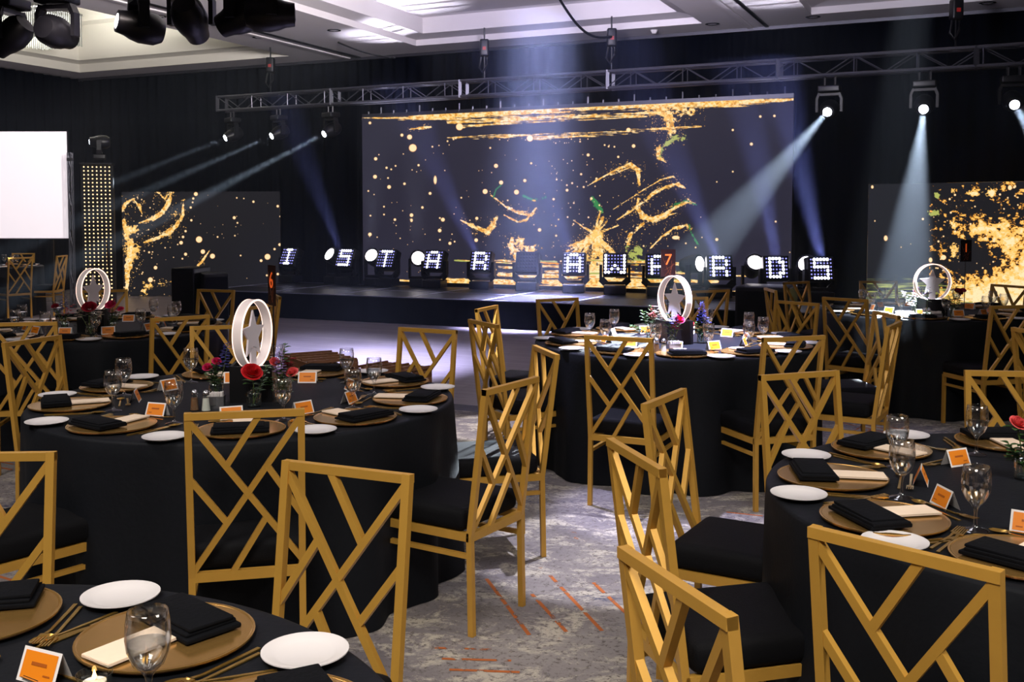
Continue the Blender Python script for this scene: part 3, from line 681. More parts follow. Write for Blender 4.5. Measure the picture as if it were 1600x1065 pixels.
# ceiling downlights, sprinklers
def downlight(label, group):
    t = thing('ceiling_downlight', label, 'downlight'); m = MB(); m.lathe([(.105, 0), (.11, -.006), (.085, -.012), (.075, 0)], 24); m.build('ring', M['steel'], t, smooth=40)
    m = MB(); m.lathe([(.075, -.001), (.03, -.002), (.0001, -.002)], 20); m.build('bulb', M['star'], t); return t
for k, (px, py, lab) in enumerate(((248, 25, 'recessed downlight beside the big dark heads'), (405, 58, 'recessed downlight left of the partition track, second from the corner coffer'), (522, 47, 'recessed downlight between the first two coffers'),
                         (645, 77, 'recessed downlight under the corner of the middle coffer'), (1113, 37, 'recessed downlight right of the middle coffer'), (1270, 26, 'recessed downlight below the right coffer corner'), (1543, 4, 'recessed downlight near the top right corner'))):
    P = at_z(px, py, CEIL); P.z = CEIL-.001
    if P.y > 17.5: continue
    place('downlight', downlight, P, 0, lab, 'ceiling downlights')
P = at_z(1022, 47, CEIL); t = thing('smoke_detector', 'white smoke detector on the soffit right of the overhead beam', 'detector', P); m = MB(); m.lathe([(.001, -.06), (.03, -.055), (.05, -.02), (.06, 0)], 16); m.build('housing', M['china'], t, smooth=40)

# crystal chandelier in the corner coffer
cc = cpt((CP['A'][0]+CP['A'][1])/2-.75, CD/2-.1, 0); zb = 4.50
ch = thing('crystal_chandelier', 'square crystal chandelier in the corner ceiling coffer', 'chandelier', (cc.x, cc.y, zb)); rz = -math.atan(S)
m = MB(); ht = CEIL+1.16-zb
for k, (w_, z) in enumerate(((.98, .55), (.8, .95))): m.box((0, 0, z), (w_, w_, .03), rz)
m.tube([(0, 0, .9), (0, 0, ht-.01)], .03, 8); m.box((0, 0, ht-.03), (.3, .3, .05), rz); m.build('frame', M['steel'], ch)
m = MB(); R_ = Matrix.Rotation(rz, 3, 'Z')
for k in range(22):
    for e in range(4):
        x = -.47+.94*k/22; x, y = ((x, -.47), (.47, x), (-x, .47), (-.47, -x))[e]
        q = R_ @ Vector((x, y, 0)); m.tube([q+Vector((0, 0, .03*random.random())), q+Vector((0, 0, .55))], .012, 5); q = q*.75; m.tube([q+Vector((0, 0, .5)), q+Vector((0, 0, .95))], .012, 5)
o = m.build('crystal_strand', mat('frosted_crystal', (92, 94, 90), .3, 0, Emission_Strength=.1, Emission_Color=(1, .97, .88, 1)), ch); o['kind'] = 'stuff'
l = bpy.data.lights.new('chandelier_lamp', 'SPOT'); l.spot_size = math.radians(172); l.spot_blend = .3; l.energy = 900; l.color = (1, .96, .86); l.shadow_soft_size = .4; lo = bpy.data.objects.new('chandelier_lamp', l); COL.objects.link(lo); lo.location = (cc.x, cc.y, zb+.1); lo.rotation_euler = (PI, 0, 0)

# ================================================================== FLOOR LIGHTS ON THE STAGE
FONT = {'I': ["0011100", "0001000", "0001000", "0001000", "0001000", "0011100"], 'S': ["0111110", "0100000", "0111110", "0000010", "0000010", "0111110"],
        'T': ["0111110", "0001000", "0001000", "0001000", "0001000", "0001000"], 'A': ["0011100", "0100010", "0100010", "0111110", "0100010", "0100010"],
        'R': ["0111100", "0100010", "0100010", "0111100", "0100010", "0100010"], 'W': ["1000001", "1000001", "1000001", "1001001", "1010101", "1100011"],
        'D': ["0111100", "0100110", "0100010", "0100010", "0100110", "0111100"], ' ': ["0000000"]*6}
def matrix_head(P, d, ch, label, s=1.):
    t = thing('led_matrix_light', label, 'stage light', P); d = Vector(d).normalized()
    yaw = math.atan2(-d.x, d.y)+PI if False else math.atan2(d.x, -d.y); R = Matrix.Rotation(yaw, 3, 'Z')
    b = rbox(.34*s, .26*s, .13*s, .015*s, (0, 0, .075*s)); bb = MB(); bb.add([R @ Vector(v) for v in b.v], b.f); bb.build('base', M['blackp'], t, smooth=40)
    y = MB(); X = lambda *v: R @ (Vector(v)*s)
    ax = R @ Vector((0, 1, 0))
    y.bar(X(-.15, 0, .175), X(.15, 0, .175), .10*s, .045*s, up=(0, 0, 1))
    for q in (-1, 1): y.bar(X(q*.14, 0, .165), X(q*.215, 0, .24), .10*s, .04*s, up=ax); y.bar(X(q*.215, 0, .225), X(q*.215, 0, .455), .04*s, .09*s, up=ax)
    y.build('yoke', M['blackp'], t)
    c = Vector((0, 0, .455*s)); zz = d; xx = Vector((0, 0, 1)).cross(zz).normalized(); yy = zz.cross(xx)
    B = Matrix((xx, yy, zz)).transposed()
    hb = rbox(.37*s, .35*s, .17*s, .02*s, (0, 0, -.035*s)); h = MB(); h.add([c+B @ Vector(v) for v in hb.v], hb.f); h.build('head', M['blackp'], t, smooth=40)
    on, dm = MB(), MB()
    for r in range(6):
        for k in range(7):
            lit = FONT[ch][r][k] == '1'; m = on if lit else dm; p = Vector(((k-3)*.047*s, (2.5-r)*.052*s, .052*s)); rr = (.0215 if lit else .0115)*s
            if ch == ' ': rr = .016*s
            m.lathe([(rr, 0), (rr*.8, .004), (.0001, .006)], 8, c+B @ p, ax=B)
    if on.v: on.build('letter_pattern', M['ledon'], t)
    dm.build('dot_pattern', M['leddim'] if ch != ' ' else M['ledoff'], t)
    return t, c+P+d*.12*s
# (px, py of the panel centre, letter, facing, size)
ROW = 15.85
letters = [(453, 401, 'I', (-.50, -.8, .42)), (541, 401, 'S', (-.44, -.8, .40)), (605, 404, 'T', (-.42, -.8, .38)), (679, 405, 'A', (-.36, -.85, .36)), (752, 405, 'R', (-.30, -.9, .34)), (824, 406, ' ', (-.22, -.95, .34)),
           (897, 409, 'A', (-.16, -1, .32)), (961, 410, 'W', (-.12, -1, .30)), (1028, 413, 'A', (-.06, -1, .30)), (1124, 416, 'R', (-.02, -1, .26)), (1212, 418, 'D', (.02, -1, .24)), (1281, 418, 'S', (.08, -1, .20))]
words = ['first', 'second', 'third', 'fourth', 'fifth', 'sixth', 'seventh', 'eighth', 'ninth', 'tenth', 'eleventh', 'last']
ML = []
for k, (px, py, chh, d) in enumerate(letters):
    P = at_line(px, py, ROW, S+.04); P.z = ST+.001
    lab = 'unlit led matrix light, the dark one in the row of letters' if chh == ' ' else 'led matrix light spelling %s, %s of the stage row' % (chh, words[k])
    t, lp = matrix_head(P, d, chh, lab, .96); ML.append((t, lp, Vector(d)))
# bright discs beside them
discs = [(521, 400, (-.55, -.55, .45)), (584, 401, (-.30, -.75, .40)), (655, 404, (-.10, -1, .12)), (1085, 413, (.62, -.62, .10)), (1178, 415, (.0, -.85, .52)), (1257, 414, (-.45, -.7, .3))]
dl = ['first bright disc light, peeping out behind the letter S near the dark gap', 'bright disc light overlapping the letter T', 'round bright disc light beside the letter A, fully round', 'bright disc light standing right of the 7 sign', 'wide bright disc light left of the letter D', 'bright disc light hidden behind the last letter S']
def disc_light(P, d, label):
    t = thing('beam_disc_light', label, 'stage light', P, 0, 'bright disc lights on the stage'); d = Vector(d).normalized(); s = .95
    b = rbox(.30, .26, .12, .015, (0, 0, .07)); b.build('base', M['blackp'], t, smooth=40)
    yaw = math.atan2(d.x, -d.y); R = Matrix.Rotation(yaw, 3, 'Z'); y = MB(); X = lambda *v: R @ Vector(v)
    y.bar(X(-.15, 0, .15), X(.15, 0, .15), .09, .04, up=(0, 0, 1))
    for q in (-1, 1): y.bar(X(q*.155, 0, .14), X(q*.155, 0, .46), .03, .08, up=R @ Vector((0, 1, 0)))
    y.build('yoke', M['blackp'], t); D = d.to_track_quat('Z', 'Y').to_matrix(); c = Vector((0, 0, .46))
    h = MB(); h.lathe([(.03, -.22), (.10, -.2), (.13, -.08), (.138, .05), (.138, .09), (.125, .095)], 24, c, ax=D); h.build('head', M['blackp'], t, smooth=50)
    l = MB(); l.lathe([(.128, .088), (.09, .10), (.0001, .105)], 24, c, ax=D); l.build('lens', M['disc'], t, smooth=50); return P+c+d*.13
DL = []
for k, (px, py, d) in enumerate(discs):
    P = at_line(px, py, ROW+.16, S+.04); P.z = ST+.001; P = P+(V*.3 if k == 5 else V*0); DL.append((disc_light(P, d, dl[k]), Vector(d)))
# blue upward beams of some matrix heads, soft white of the discs
BLUE = (.36, .38, 1)
for k, tx, pw, ha in ((1, 440, 5000, 7), (4, 630, 7500, 8), (6, 800, 7000, 9), (9, 1010, 7500, 9), (10, 1165, 9000, 8), (11, 1225, 19000, 6.5)):
    lp = ML[k][1]; tg = at_depth(tx, 150, lp.y-1.0); spot('beam_lamp', lp, tg, pw, BLUE, ha, .8, .06)
for k, tx, pw in ((1, 588, 1500), (2, 650, 1800), (4, 1195, 800)):
    lp = DL[k][0]; spot('beam_lamp', lp+Vector((0, 0, .05)), at_depth(tx, 215, lp.y-.12), pw, (.86, .84, 1), 14, 1, .1)

# LED dot column with a moving head on top, and its truss upright
cb = at_depth(155, 400, 16.9); cb.z = .0225; colm = thing('light_column', 'tall narrow column of warm dot lights beside the left led screen', 'light column', cb, math.radians(12)); hc = 2.36
m = MB(); m.box((0, 0, hc/2), (.50, .12, hc)); m.build('panel', M['blackp'], colm); m = MB()
for r in range(36):
    for k in range(7): m.lathe([(.0115, 0), (.009, .006), (.0001, .009)], 8, (-.195+.065*k, -.061, .10+.0635*r), ax=Matrix.Rotation(PI/2, 3, 'X'))
o = m.build('dot_lights', M['dots'], colm); o['kind'] = 'stuff'
m = rbox(.56, .4, .03, .008, (0, 0, .015)); m.build('foot', M['black'], colm)
cb2 = Vector((cb.x+.05, cb.y-.02, hc+.0525)); m = rbox(.5, .3, .03, .006, (0, 0, hc+.014)); m.build('top_plate', M['black'], colm)
t, lp, d = moving_head(cb2-Vector((0, 0, .0)), cb2+Vector((-3.0, -1.0, .35)), 'moving head with a bright lens standing on top of the dot light column', size=.85, base_up=False)
spot('beam_lamp', lp+d*.03, lp+d*3, 160, WARMW, 2.5, .3, .03)
for px, top, lab in ((176, 2.3, 'slim upright truss at the right side of the dot light column'), (113, 2.55, 'slim upright truss at the right edge of the white projection screen')):
    P = at_depth(px, 400, 17.15); P.z = .0225; t = thing('truss_upright', lab, 'truss', P); ch, br = truss_mesh(Vector((0, 0, 0)), Vector((1, 0, 0)), top, .1, .3)
    R_ = Matrix.Rotation(-PI/2, 3, 'Y')
    for mm in (ch, br): mm.v = [tuple((R_ @ Vector(v))) for v in mm.v]; mm.v = [(a_, b2, abs(c2) if False else c2) for a_, b2, c2 in mm.v]
    zmin = min(v[2] for v in ch.v+br.v)
    for mm in (ch, br): mm.v = [(a_*.6, b2*.6, c2-zmin) for a_, b2, c2 in mm.v]
    ch.build('chord', M['alu'], t); br.build('brace', M['alu'], t)

# loudspeaker cabinets at the stage corners
def speaker(px, z, w_, top, label, rz):
    P = at_depth(px, 400, z); P.z = .0225 if px < 900 else 0; t = thing('loudspeaker_cabinet', label, 'loudspeaker', P, rz)
    m = rbox(w_, .6, top, .02, (0, 0, top/2)); m.build('cabinet', M['blackp'], t, smooth=40)
    m = MB(); m.box((0, -.305, top*.5), (w_*.9, .012, top*.86)); m.build('grille', M['cushion'], t)
    for q in (-1, 1):
        m = MB(); m.tube([(q*(w_/2+.012), -.08, top*.6), (q*(w_/2+.012), .08, top*.6)], .012, 6); m.build('handle', M['black'], t)
speaker(298, 14.9, .34, .79, 'black loudspeaker cabinet standing at the far left stage corner', -.1)
speaker(333, 14.75, .34, .72, 'black loudspeaker cabinet right beside its twin at the stage corner, angled', .4)
speaker(1199, 12.15, .62, .73, 'wide black subwoofer in front of the right part of the stage', -.43)

# ================================================================== FURNITURE
W, HT, HR, TL, DP = .374, .92, .368, .0705, .434
def chair(label, group):
    t = thing('lattice_chair', label, 'chair', group=group); b = .022; x = W/2-b/2
    zt = HT-b/2; yb = lambda z: -TL*(z-HR)/(HT-HR) if z > HR else -.007*(1-z/HR)
    B = lambda u, v: ((u-.5)*2*x, yb(zt+(HR-zt)*v), zt+(HR-zt)*v)
    m = MB()
    for s in (-1, 1): m.bar((s*x, 0, HR), (s*x, yb(zt), HT), b, b, up=(0, 1, 0))
    m.bar((-x-b/2, yb(zt), zt), (x+b/2, yb(zt), zt), b, b, up=(0, 1, 0)); m.build('back_frame', M['gold'], t)
    m = MB(); s = .019
    for p, q in (((0, .02), (1, .93)), ((1, .02), (0, .98)), ((.63, 0), (.33, .31)), ((0, .38), (.325, .67)), ((.69, .32), (1, .64)), ((.67, .65), (.36, .99))):
        m.bar(B(*p), B(*q), s, s*.92, up=(0, 1, 0))
    m.build('back_lattice', M['gold'], t)
    m = MB(); d = DP-b/2
    m.bar((-x, 0, HR), (x, 0, HR), .03, b, up=(0, 1, 0)) if False else m.box((0, 0, HR), (2*x, b, .032))
    m.box((0, d, HR), (2*x, b, .032))
    for s in (-1, 1): m.box((s*x, d/2, HR), (b, d, .032))
    m.build('seat_frame', M['gold'], t)
    for s in (-1, 1): m = MB(); m.box((s*x, d/2, HR-.072), (b*.8, d, .017)); m.build('stretcher', M['gold'], t)
    for s in (-1, 1):
        m = MB(); m.bar((s*x, -.007, 0), (s*x, 0, HR), b, b, up=(0, 1, 0)); m.build('leg', M['gold'], t)
        m = MB(); m.box((s*x, d, HR/2), (b, b, HR)); m.build('leg', M['gold'], t)
    c = rbox(W+.012, DP-.012, .085, .034, (0, DP/2+.012, HR+.016+.0425), 4)
    c.v = [(vx, vy, vz+(.008*(1-(2*vx/W)**2)*(1-((vy-.22)/.21)**2) if vz > HR+.07 else 0)) for vx, vy, vz in c.v]
    c.build('seat_cushion', M['cushion'], t, smooth=60); return t
TB = {  # centre, spoken name
    'T0': ((-1.0, 1.3), 'the bottom left corner table'), 'T1': ((-1.149, 4.45), 'the big red rose table'),
    'T2': ((-2.95, 7.3), 'the table before the light column'), 'T3': ((1.038, 6.527), 'the table with the seven sign'),
    'T4': ((3.5, 8.6), 'the table with the one sign'), 'T5': ((1.63, 2.85), 'the lower right corner table'),
    'T6': ((-8.2, 15.9), 'the farthest table under the white screen')}
HOURS = ['twelve', 'one', 'two', 'three', 'four', 'five', 'six', 'seven', 'eight', 'nine', 'ten', 'eleven']
def hour(tk, x, y):
    c = TB[tk][0]; a = math.degrees(math.atan2(y-c[1], x-c[0])); return HOURS[int(round(((90-a) % 360)/30)) % 12]
CH = [('T1', -.87, 3.34, 103), ('T1', -.06, 3.87, 148), ('T1', .09, 4.78, -165), ('T1', -.50, 5.64, -117), ('T1', -1.63, 5.82, -72), ('T1', -2.38, 5.21, -20), ('T1', -1.88, 3.45, 52),
      ('T3', .58, 5.38, 65), ('T3', 1.44, 5.39, 109), ('T3', -.11, 6.11, 28), ('T3', -.11, 7.05, -21), ('T3', .38, 7.77, -60), ('T3', 1.33, 7.93, -95), ('T3', 2.03, 7.48, -140), ('T3', 2.16, 6.00, 149), ('T3', 2.34, 6.61, -176),
      ('T4', 2.29, 8.85, 0), ('T4', 2.76, 9.79, -54), ('T4', 2.59, 7.90, 44), ('T4', 4.46, 9.33, -153), ('T4', 3.50, 7.28, 104), ('T4', 3.55, 9.90, -87),
      ('T5', .59, 3.52, -30), ('T5', .39, 2.71, 15), ('T5', .34, 1.77, 21), ('T5', .78, 1.96, 44), ('T5', 1.17, 4.02, -69), ('T5', 2.01, 4.06, -97),
      ('T0', -.44, 2.47, -114), ('T0', -1.39, 2.62, -87),
      ('T2', -2.11, 6.46, 129), ('T2', -2.89, 6.12, 101), ('T2', -3.44, 8.68, -70), ('T2', -2.55, 8.72, -110), ('T2', -1.83, 7.26, 164), ('T2', -1.93, 8.13, -159),
      ('T6', -7.30, 15.24, 143), ('T6', -8.04, 16.9, -89), ('T6', -7.03, 15.95, 180), (None, 1.66, 8.79, 115), (None, 2.93, 5.62, 14)]
used = set(); FLZ = .0225
for tk, x, y, th in CH:
    if tk is None: lab = 'gold lattice chair standing alone between the stage and the table with the seven sign' if y > 8 else 'gold lattice chair half cut off by the right picture edge, away from tables'
    else:
        hr = hour(tk, x, y)
        lab = 'gold lattice chair at %s o\'clock of %s' % (hr, TB[tk][1])
        if lab in used: lab += ', nearer the stage'
        used.add(lab)
    place('chair', chair, (x, y, FLZ if tk == 'T6' else 0), math.radians(th-90), lab, None if tk is None else 'gold chairs around '+TB[tk][1])

# draped round tables
RT, TH = .893, .752
def draped(tk, seed):
    (cx, cy), nm = TB[tk]; r = random.Random(seed); n = 240; ph = [r.uniform(0, 6.28) for _ in range(4)]; k1, k2 = r.choice((13, 14, 15)), r.choice((8, 9))
    rings = [(0, TH, 0), (.5, TH, 0), (RT-.03, TH, 0), (RT-.012, TH-.0006, 0), (RT-.004, TH-.004, 0), (RT, TH-.012, .02), (RT+.002, TH-.06, .12), (RT+.004, TH-.2, .35), (RT+.006, TH-.4, .65), (RT+.01, .2, .85), (RT+.012, .004, 1)]
    m = MB(); vs = []
    for (rr, z, t) in rings:
        for i in range(n):
            a = 2*PI*i/n
            w1 = abs(math.sin(k1*a/2+ph[0]+.5*math.sin(3*a+ph[1])))**1.6; w2 = math.sin(k2*a+ph[2]+.6*math.sin(2*a))
            rad = rr+t*(-.05+.075*w1+.018*w2+.006*math.sin(31*a+ph[3]))
            vs.append((rad*math.cos(a), rad*math.sin(a), z))
    fs = [(j*n+i, j*n+(i+1) % n, (j+1)*n+(i+1) % n, (j+1)*n+i) for j in range(1, len(rings)-1) for i in range(n)]
    fs.append(tuple(range(n, 2*n))); m.add(vs, fs)
    o = m.build('draped_table', M['cloth'], smooth=70, loc=(cx, cy, FLZ if tk == 'T6' else 0)); tag(o, 'round table under a floor-length black cloth, '+nm, 'table', 'round tables under black cloths'); return o
for i, tk in enumerate(TB): draped(tk, i+3)

# ------------------------------------------------ tableware makers (origin at the foot, y towards the table centre)
def m_charger(label, g):
    t = thing('charger_plate', label, 'plate', group=g); m = MB(); m.lathe([(.0001, .004), (.105, .004), (.115, .006), (.154, .013), (.158, .0115), (.158, .008), (.11, 0), (.0001, 0)][::-1], 48); m.build('dish', M['charger'], t, smooth=50)
    m = MB(); m.lathe([(.154, .0135), (.157, .0155), (.161, .0145), (.161, .0115), (.157, .010), (.154, .0135)], 48); m.build('rim', M['chargerrim'], t, smooth=50); return t
def m_bread(label, g):
    m = MB(); m.lathe([(.0001, .004), (.048, .004), (.055, .007), (.074, .0125), (.078, .013), (.078, .011), (.06, .004), (.045, 0), (.0001, 0)][::-1], 40)
    return tag(m.build('bread_plate', M['china'], smooth=50), label, 'plate', g)
def m_napkin(label, g):
    m = MB()
    for k, (w_, d_, z, h_, ox) in enumerate(((.205, .115, 0, .010, 0), (.196, .106, .009, .009, .006), (.180, .094, .016, .008, -.004))):
        b = rbox(w_, d_, h_, .0039, (ox, 0, z+h_/2), 2)
        b.v = [(x, y, zz+.006*math.sin(x*22+k)*(1 if zz > z+.006 else .5)*max(0, .5+y*4)*.8+(.004*abs(math.sin(x*15)))) for x, y, zz in b.v]; merge(m, b)
    return tag(m.build('folded_napkin', M['napkin'], smooth=50), label, 'napkin', g)
def m_menu(label, g):
    m = MB(); m.box((0, 0, .002), (.078, .20, .004)); m.box((.0005, 0, .0046), (.078, .198, .001))
    return tag(m.build('menu_card', M['menu']), label, 'menu', g)
def m_glass(label, g):
    t = thing('water_goblet', label, 'glass', group=g)
    m = MB(); m.lathe([(.0001, .0), (.031, .0), (.0335, .0015), (.030, .0035), (.010, .008), (.0045, .016), (.004, .045), (.0065, .058), (.012, .066), (.024, .078), (.0335, .100), (.0358, .120), (.0345, .145), (.0315, .165), (.0305, .1655), (.0300, .1645), (.0330, .145), (.0343, .120), (.032, .101), (.0225, .080), (.010, .070), (.0001, .068)], 28)
    m.build('glass', M['glass'], t, smooth=70)
    m = MB(); m.lathe([(.0001, .0685), (.0095, .0705), (.0222, .0805), (.0315, .1012), (.0334, .112), (.0332, .1135), (.0001, .1135)], 24); m.build('water', M['water'], t, smooth=50); return t
def m_card(label, g):
    t = thing('place_card', label, 'place card', group=g); w_, h_, d_ = .088, .052, .021
    m = MB(); m.add([(-w_/2, -d_, 0), (w_/2, -d_, 0), (w_/2, 0, h_), (-w_/2, 0, h_), (-w_/2, d_, 0), (w_/2, d_, 0)], [(0, 1, 2, 3), (3, 2, 5, 4)]); m.build('folded_card', M['card'], t)
    for s in (-1, 1):
        L = lambda u, v, o=.0006: (s*(u-.5)*w_*-s if False else (u-.5)*w_, s*(-d_*(1-v))-s*o, h_*v+o)
        m = MB(); m.quad(L(.07, .10), L(.93, .10), L(.93, .90), L(.07, .90)); m.build('print_panel', M['orange'], t)
        m = MB(); m.quad(L(.3, .50, .0012), L(.7, .50, .0012), L(.7, .60, .0012), L(.3, .60, .0012)); m.quad(L(.16, .24, .0012), L(.34, .24, .0012), L(.34, .29, .0012), L(.16, .29, .0012)); m.build('name_print', M['ink'], t)
    return t
def m_fork(label, g):
    m = MB(); m.add(*ribbon([(0, -.095, .003), (0, .035, .003), (0, .06, .006)], [.0042, .003, .004], .0025))
    m.box((0, .068, .006), (.02, .014, .002))
    for x in (-.0085, -.0028, .0028, .0085): m.bar((x, .072, .006), (x, .112, .009), .003, .0016, up=(0, 0, 1))
    return tag(m.build('dinner_fork', M['cutlery'], smooth=40), label, 'fork', g)
def m_knife(label, g):
    m = MB(); m.add(*ribbon([(0, -.11, .003), (0, .0, .003)], [.0042, .0038], .005)); m.add(*ribbon([(0, 0, .003), (.002, .04, .003), (.0015, .09, .003), (0, .118, .003)], [.004, .009, .009, .002], .0016))
    return tag(m.build('table_knife', M['cutlery'], smooth=40), label, 'knife', g)
def m_spoon(label, g):
    m = MB(); m.add(*ribbon([(0, -.09, .003), (0, .035, .003), (0, .055, .005)], [.004, .0026, .004], .0025))
    vs = []; fs = []; n = 16
    for j, q in enumerate((0, .45, .8, 1)):
        for i in range(n): a = 2*PI*i/n; vs.append((.0165*q*math.cos(a), .076+.025*q*math.sin(a), .0015+.007*q*q))
    for j in range(3):
        for i in range(n): fs.append((j*n+i, j*n+(i+1) % n, (j+1)*n+(i+1) % n, (j+1)*n+i))
    m.add(vs, fs); return tag(m.build('dessert_spoon', M['cutlery'], smooth=60), label, 'spoon', g)
def ribbon(pts, ws, th):
    vs = []; fs = []
    for (x, y, z), w_ in zip(pts, ws): vs += [(x-w_, y, z-th/2), (x+w_, y, z-th/2), (x+w_, y, z+th/2), (x-w_, y, z+th/2)]
    for i in range(len(pts)-1):
        k = i*4; fs += [(k+a, k+(a+1) % 4, k+4+(a+1) % 4, k+4+a) for a in range(4)]
    fs += [(3, 2, 1, 0), tuple(len(vs)-4+i for i in range(4))]; return vs, fs

SET = {'T1': ([-77, -42, -5, 34, 75, 117, 158, -163, -120], .715), 'T5': ([84, 124, 163, 198, 230, 265, 300, -25, 10, 46], .70), 'T0': ([58, 94, 22, 130], .68),
       'T3': ([-127, -95, -63, -30, 5, 41, 78, 115, 152, -164], .70), 'T2': ([-150, -118, -85, -52, -18, 16, 50, 88, 125, 165], .70), 'T4': ([-150, -115, -80, -45, -10, 30, 65, 100, 140, 178], .70), 'T6': ([-60, -20, 20, 60], .66)}
TZT = TH
for tk, (phs, r0) in SET.items():
    (cx, cy), nm = TB[tk]; near = tk in ('T0', 'T1', 'T5', 'T3')
    for ph in phs:
        a = math.radians(ph+random.uniform(-1, 1)); rx, ry = math.cos(a), math.sin(a); o = Vector((cx+rx*r0, cy+ry*r0, TZT+(FLZ if tk == 'T6' else 0))); rz = a+PI/2      # local +y points to the centre
        Rm = Matrix.Rotation(rz, 3, 'Z'); hr = hour(tk, o.x, o.y)
        def P(x, y, z=0): return o+Rm @ Vector((x, y, z))
        J = random.uniform
        def put(key, mk, x, y, z, dr, what):
            g = what.split(' ')[-1]
            return place(key, mk, P(x, y, z), rz+dr, '%s at the %s o\'clock seat of %s' % (what, hr, nm), '%ss on %s' % (g, nm))
        put('charger', m_charger, 0, 0, 0, 0, 'amber charger plate')
        put('napkin', m_napkin, J(-.015, .015), -.055, .0135, J(-.2, .2), 'black folded napkin')
        put('bread', m_bread, -.262+J(-.008, .008), -.082, .0035, 0, 'small white plate')
        if not (tk == 'T0' and ph == 58): put('glass', m_glass, (.115 if tk == 'T0' and ph == 22 else .145)+J(-.012, .012), .175+J(-.012, .012), 0, 0, 'water glass')
        put('card', m_card, (.05 if tk == 'T0' and ph == 58 else -.05+J(-.02, .02)), (.215 if tk == 'T0' else .25), 0, J(-.3, .3), 'orange place card')
        if tk != 'T6':
            mn = put('menu', m_menu, J(-.01, .02), .052, .0172, J(-.15, .15), 'cream menu')
            put('fork', m_fork, -.172, .03, 0, J(-.03, .03), 'gold fork'); put('knife', m_knife, .174, .035, 0, J(-.03, .03), 'gold knife')
        if near:
            place('fork', m_fork, P(-.189, .045), rz+J(-.03, .03), 'outer gold fork at the %s o\'clock seat of %s' % (hr, nm), 'forks on '+nm)
            place('spoon', m_spoon, P(.192, .05), rz+J(-.03, .03), 'gold spoon at the %s o\'clock seat of %s' % (hr, nm), 'spoons on '+nm)
            place('spoon', m_spoon, P(-.03, .192), rz+PI/2+J(-.1, .1), 'crosswise gold spoon at the %s o\'clock seat of %s' % (hr, nm), 'spoons on '+nm)
            place('fork', m_fork, P(-.035, .172+.05), rz-PI/2+J(-.1, .1), 'crosswise gold fork at the %s o\'clock seat of %s' % (hr, nm), 'forks on '+nm)

# ------------------------------------------------ centrepieces
def text_mesh(s, size, depth):
    cu = bpy.data.curves.new('numeral', 'FONT'); cu.body = s; cu.size = size; cu.extrude = depth; cu.align_x = 'CENTER'; cu.align_y = 'CENTER'
    o = bpy.data.objects.new('tmp', cu); COL.objects.link(o); dg = bpy.context.evaluated_depsgraph_get(); me = bpy.data.meshes.new_from_object(o.evaluated_get(dg))
    bpy.data.objects.remove(o); return me
def ring_stand(P, yaw, nm):
    t = thing('ring_ornament', 'glowing ring with a white star on '+nm, 'ornament', P, yaw)
    R0 = .147; c = (0, 0, R0+.008); n = 72
    def torus(prof, mname, name):
        m = MB(); k = len(prof); vs = []
        for i in range(n):
            a = 2*PI*i/n
            for (r, y) in prof: vs.append(((R0+r)*math.cos(a), y, c[2]+(R0+r)*math.sin(a)))
        m.add(vs, [(i*k+j, i*k+(j+1) % k, ((i+1) % n)*k+(j+1) % k, ((i+1) % n)*k+j) for i in range(n) for j in range(k)]); m.build(name, M[mname], t, smooth=50)
    torus([(-.006, -.0195), (.0, -.0195), (.0, .0195), (-.006, .0195)], 'ringband', 'ring_band')
    torus([(-.006, -.0225), (.001, -.0225), (.001, -.0195), (-.006, -.0195)], 'ringstrip', 'light_strip'); torus([(-.006, .0195), (.001, .0195), (.001, .0225), (-.006, .0225)], 'ringstrip', 'light_strip')
    pts = []
    for i in range(10): a = PI/2+i*PI/5; r = (.108 if i % 2 == 0 else .050); pts.append((r*math.cos(a), r*math.sin(a)))
    # lowest points run down to the ring as a foot
    pts = [(x, y) for x, y in pts]; T = Matrix.Translation((0, .004, c[2]-.006)) @ Matrix.Rotation(PI/2, 4, 'X')
    m = MB(); m.prism(pts, 0, .008, T); m.box((0, 0, .05), (.05, .008, .09)); m.build('star', M['star'], t)
    m = rbox(.10, .06, .012, .003, (0, 0, .006)); m.build('foot', M['star'], t); return t
def planter(P, yaw, nm, h_=.155):
    rim = h_
    t = thing('planter_box', 'matte black square box at the centre of '+nm, 'box', P, yaw); w_ = .165; m = MB()
    for q in ((0, -w_/2, w_, .008), (0, w_/2, w_, .008), (-w_/2, 0, .008, w_), (w_/2, 0, .008, w_)): m.box((q[0], q[1], h_/2), (q[2]+.004, q[3]+.004, h_))
    m.build('side_walls', M['blackp'], t); m = MB(); m.box((0, 0, h_-.031), (w_-.01, w_-.01, .012)); m.build('top', M['black'], t); return t
def sign(P, yaw, s, nm, zc=.48):
    t = thing('number_sign', 'dark table number sign on a tall thin stem at '+nm, 'sign', P, yaw)
    m = MB(); m.lathe([(.0001, 0), (.045, 0), (.045, .004), (.0001, .006)], 24); m.build('foot', M['black'], t); m = MB(); m.tube([(0, .006, .004), (0, .006, zc-.085)], .0035, 8); m.build('stem', M['black'], t)
    m = MB(); m.box((0, 0, zc), (.10, .004, .185)); m.build('plate', M['signp'], t)
    m = MB(); r = random.Random(3)
    for k in range(7):
        a, b = (r.uniform(-.048, .048), r.uniform(-.09, .09)), (r.uniform(-.048, .048), r.uniform(-.09, .09)); m.bar((a[0], -.0026, zc+a[1]), (b[0], -.0026, zc+b[1]), .0016, .0008, up=(0, 1, 0))
    m.build('line_print', M['signl'], t)
    if s:
        o = link('numeral', text_mesh(s, .105, .0008), t, (0, -.0034, zc+.02)); o.rotation_euler = (PI/2, 0, 0); o.data.materials.clear(); o.data.materials.append(M['signn'])
    return t
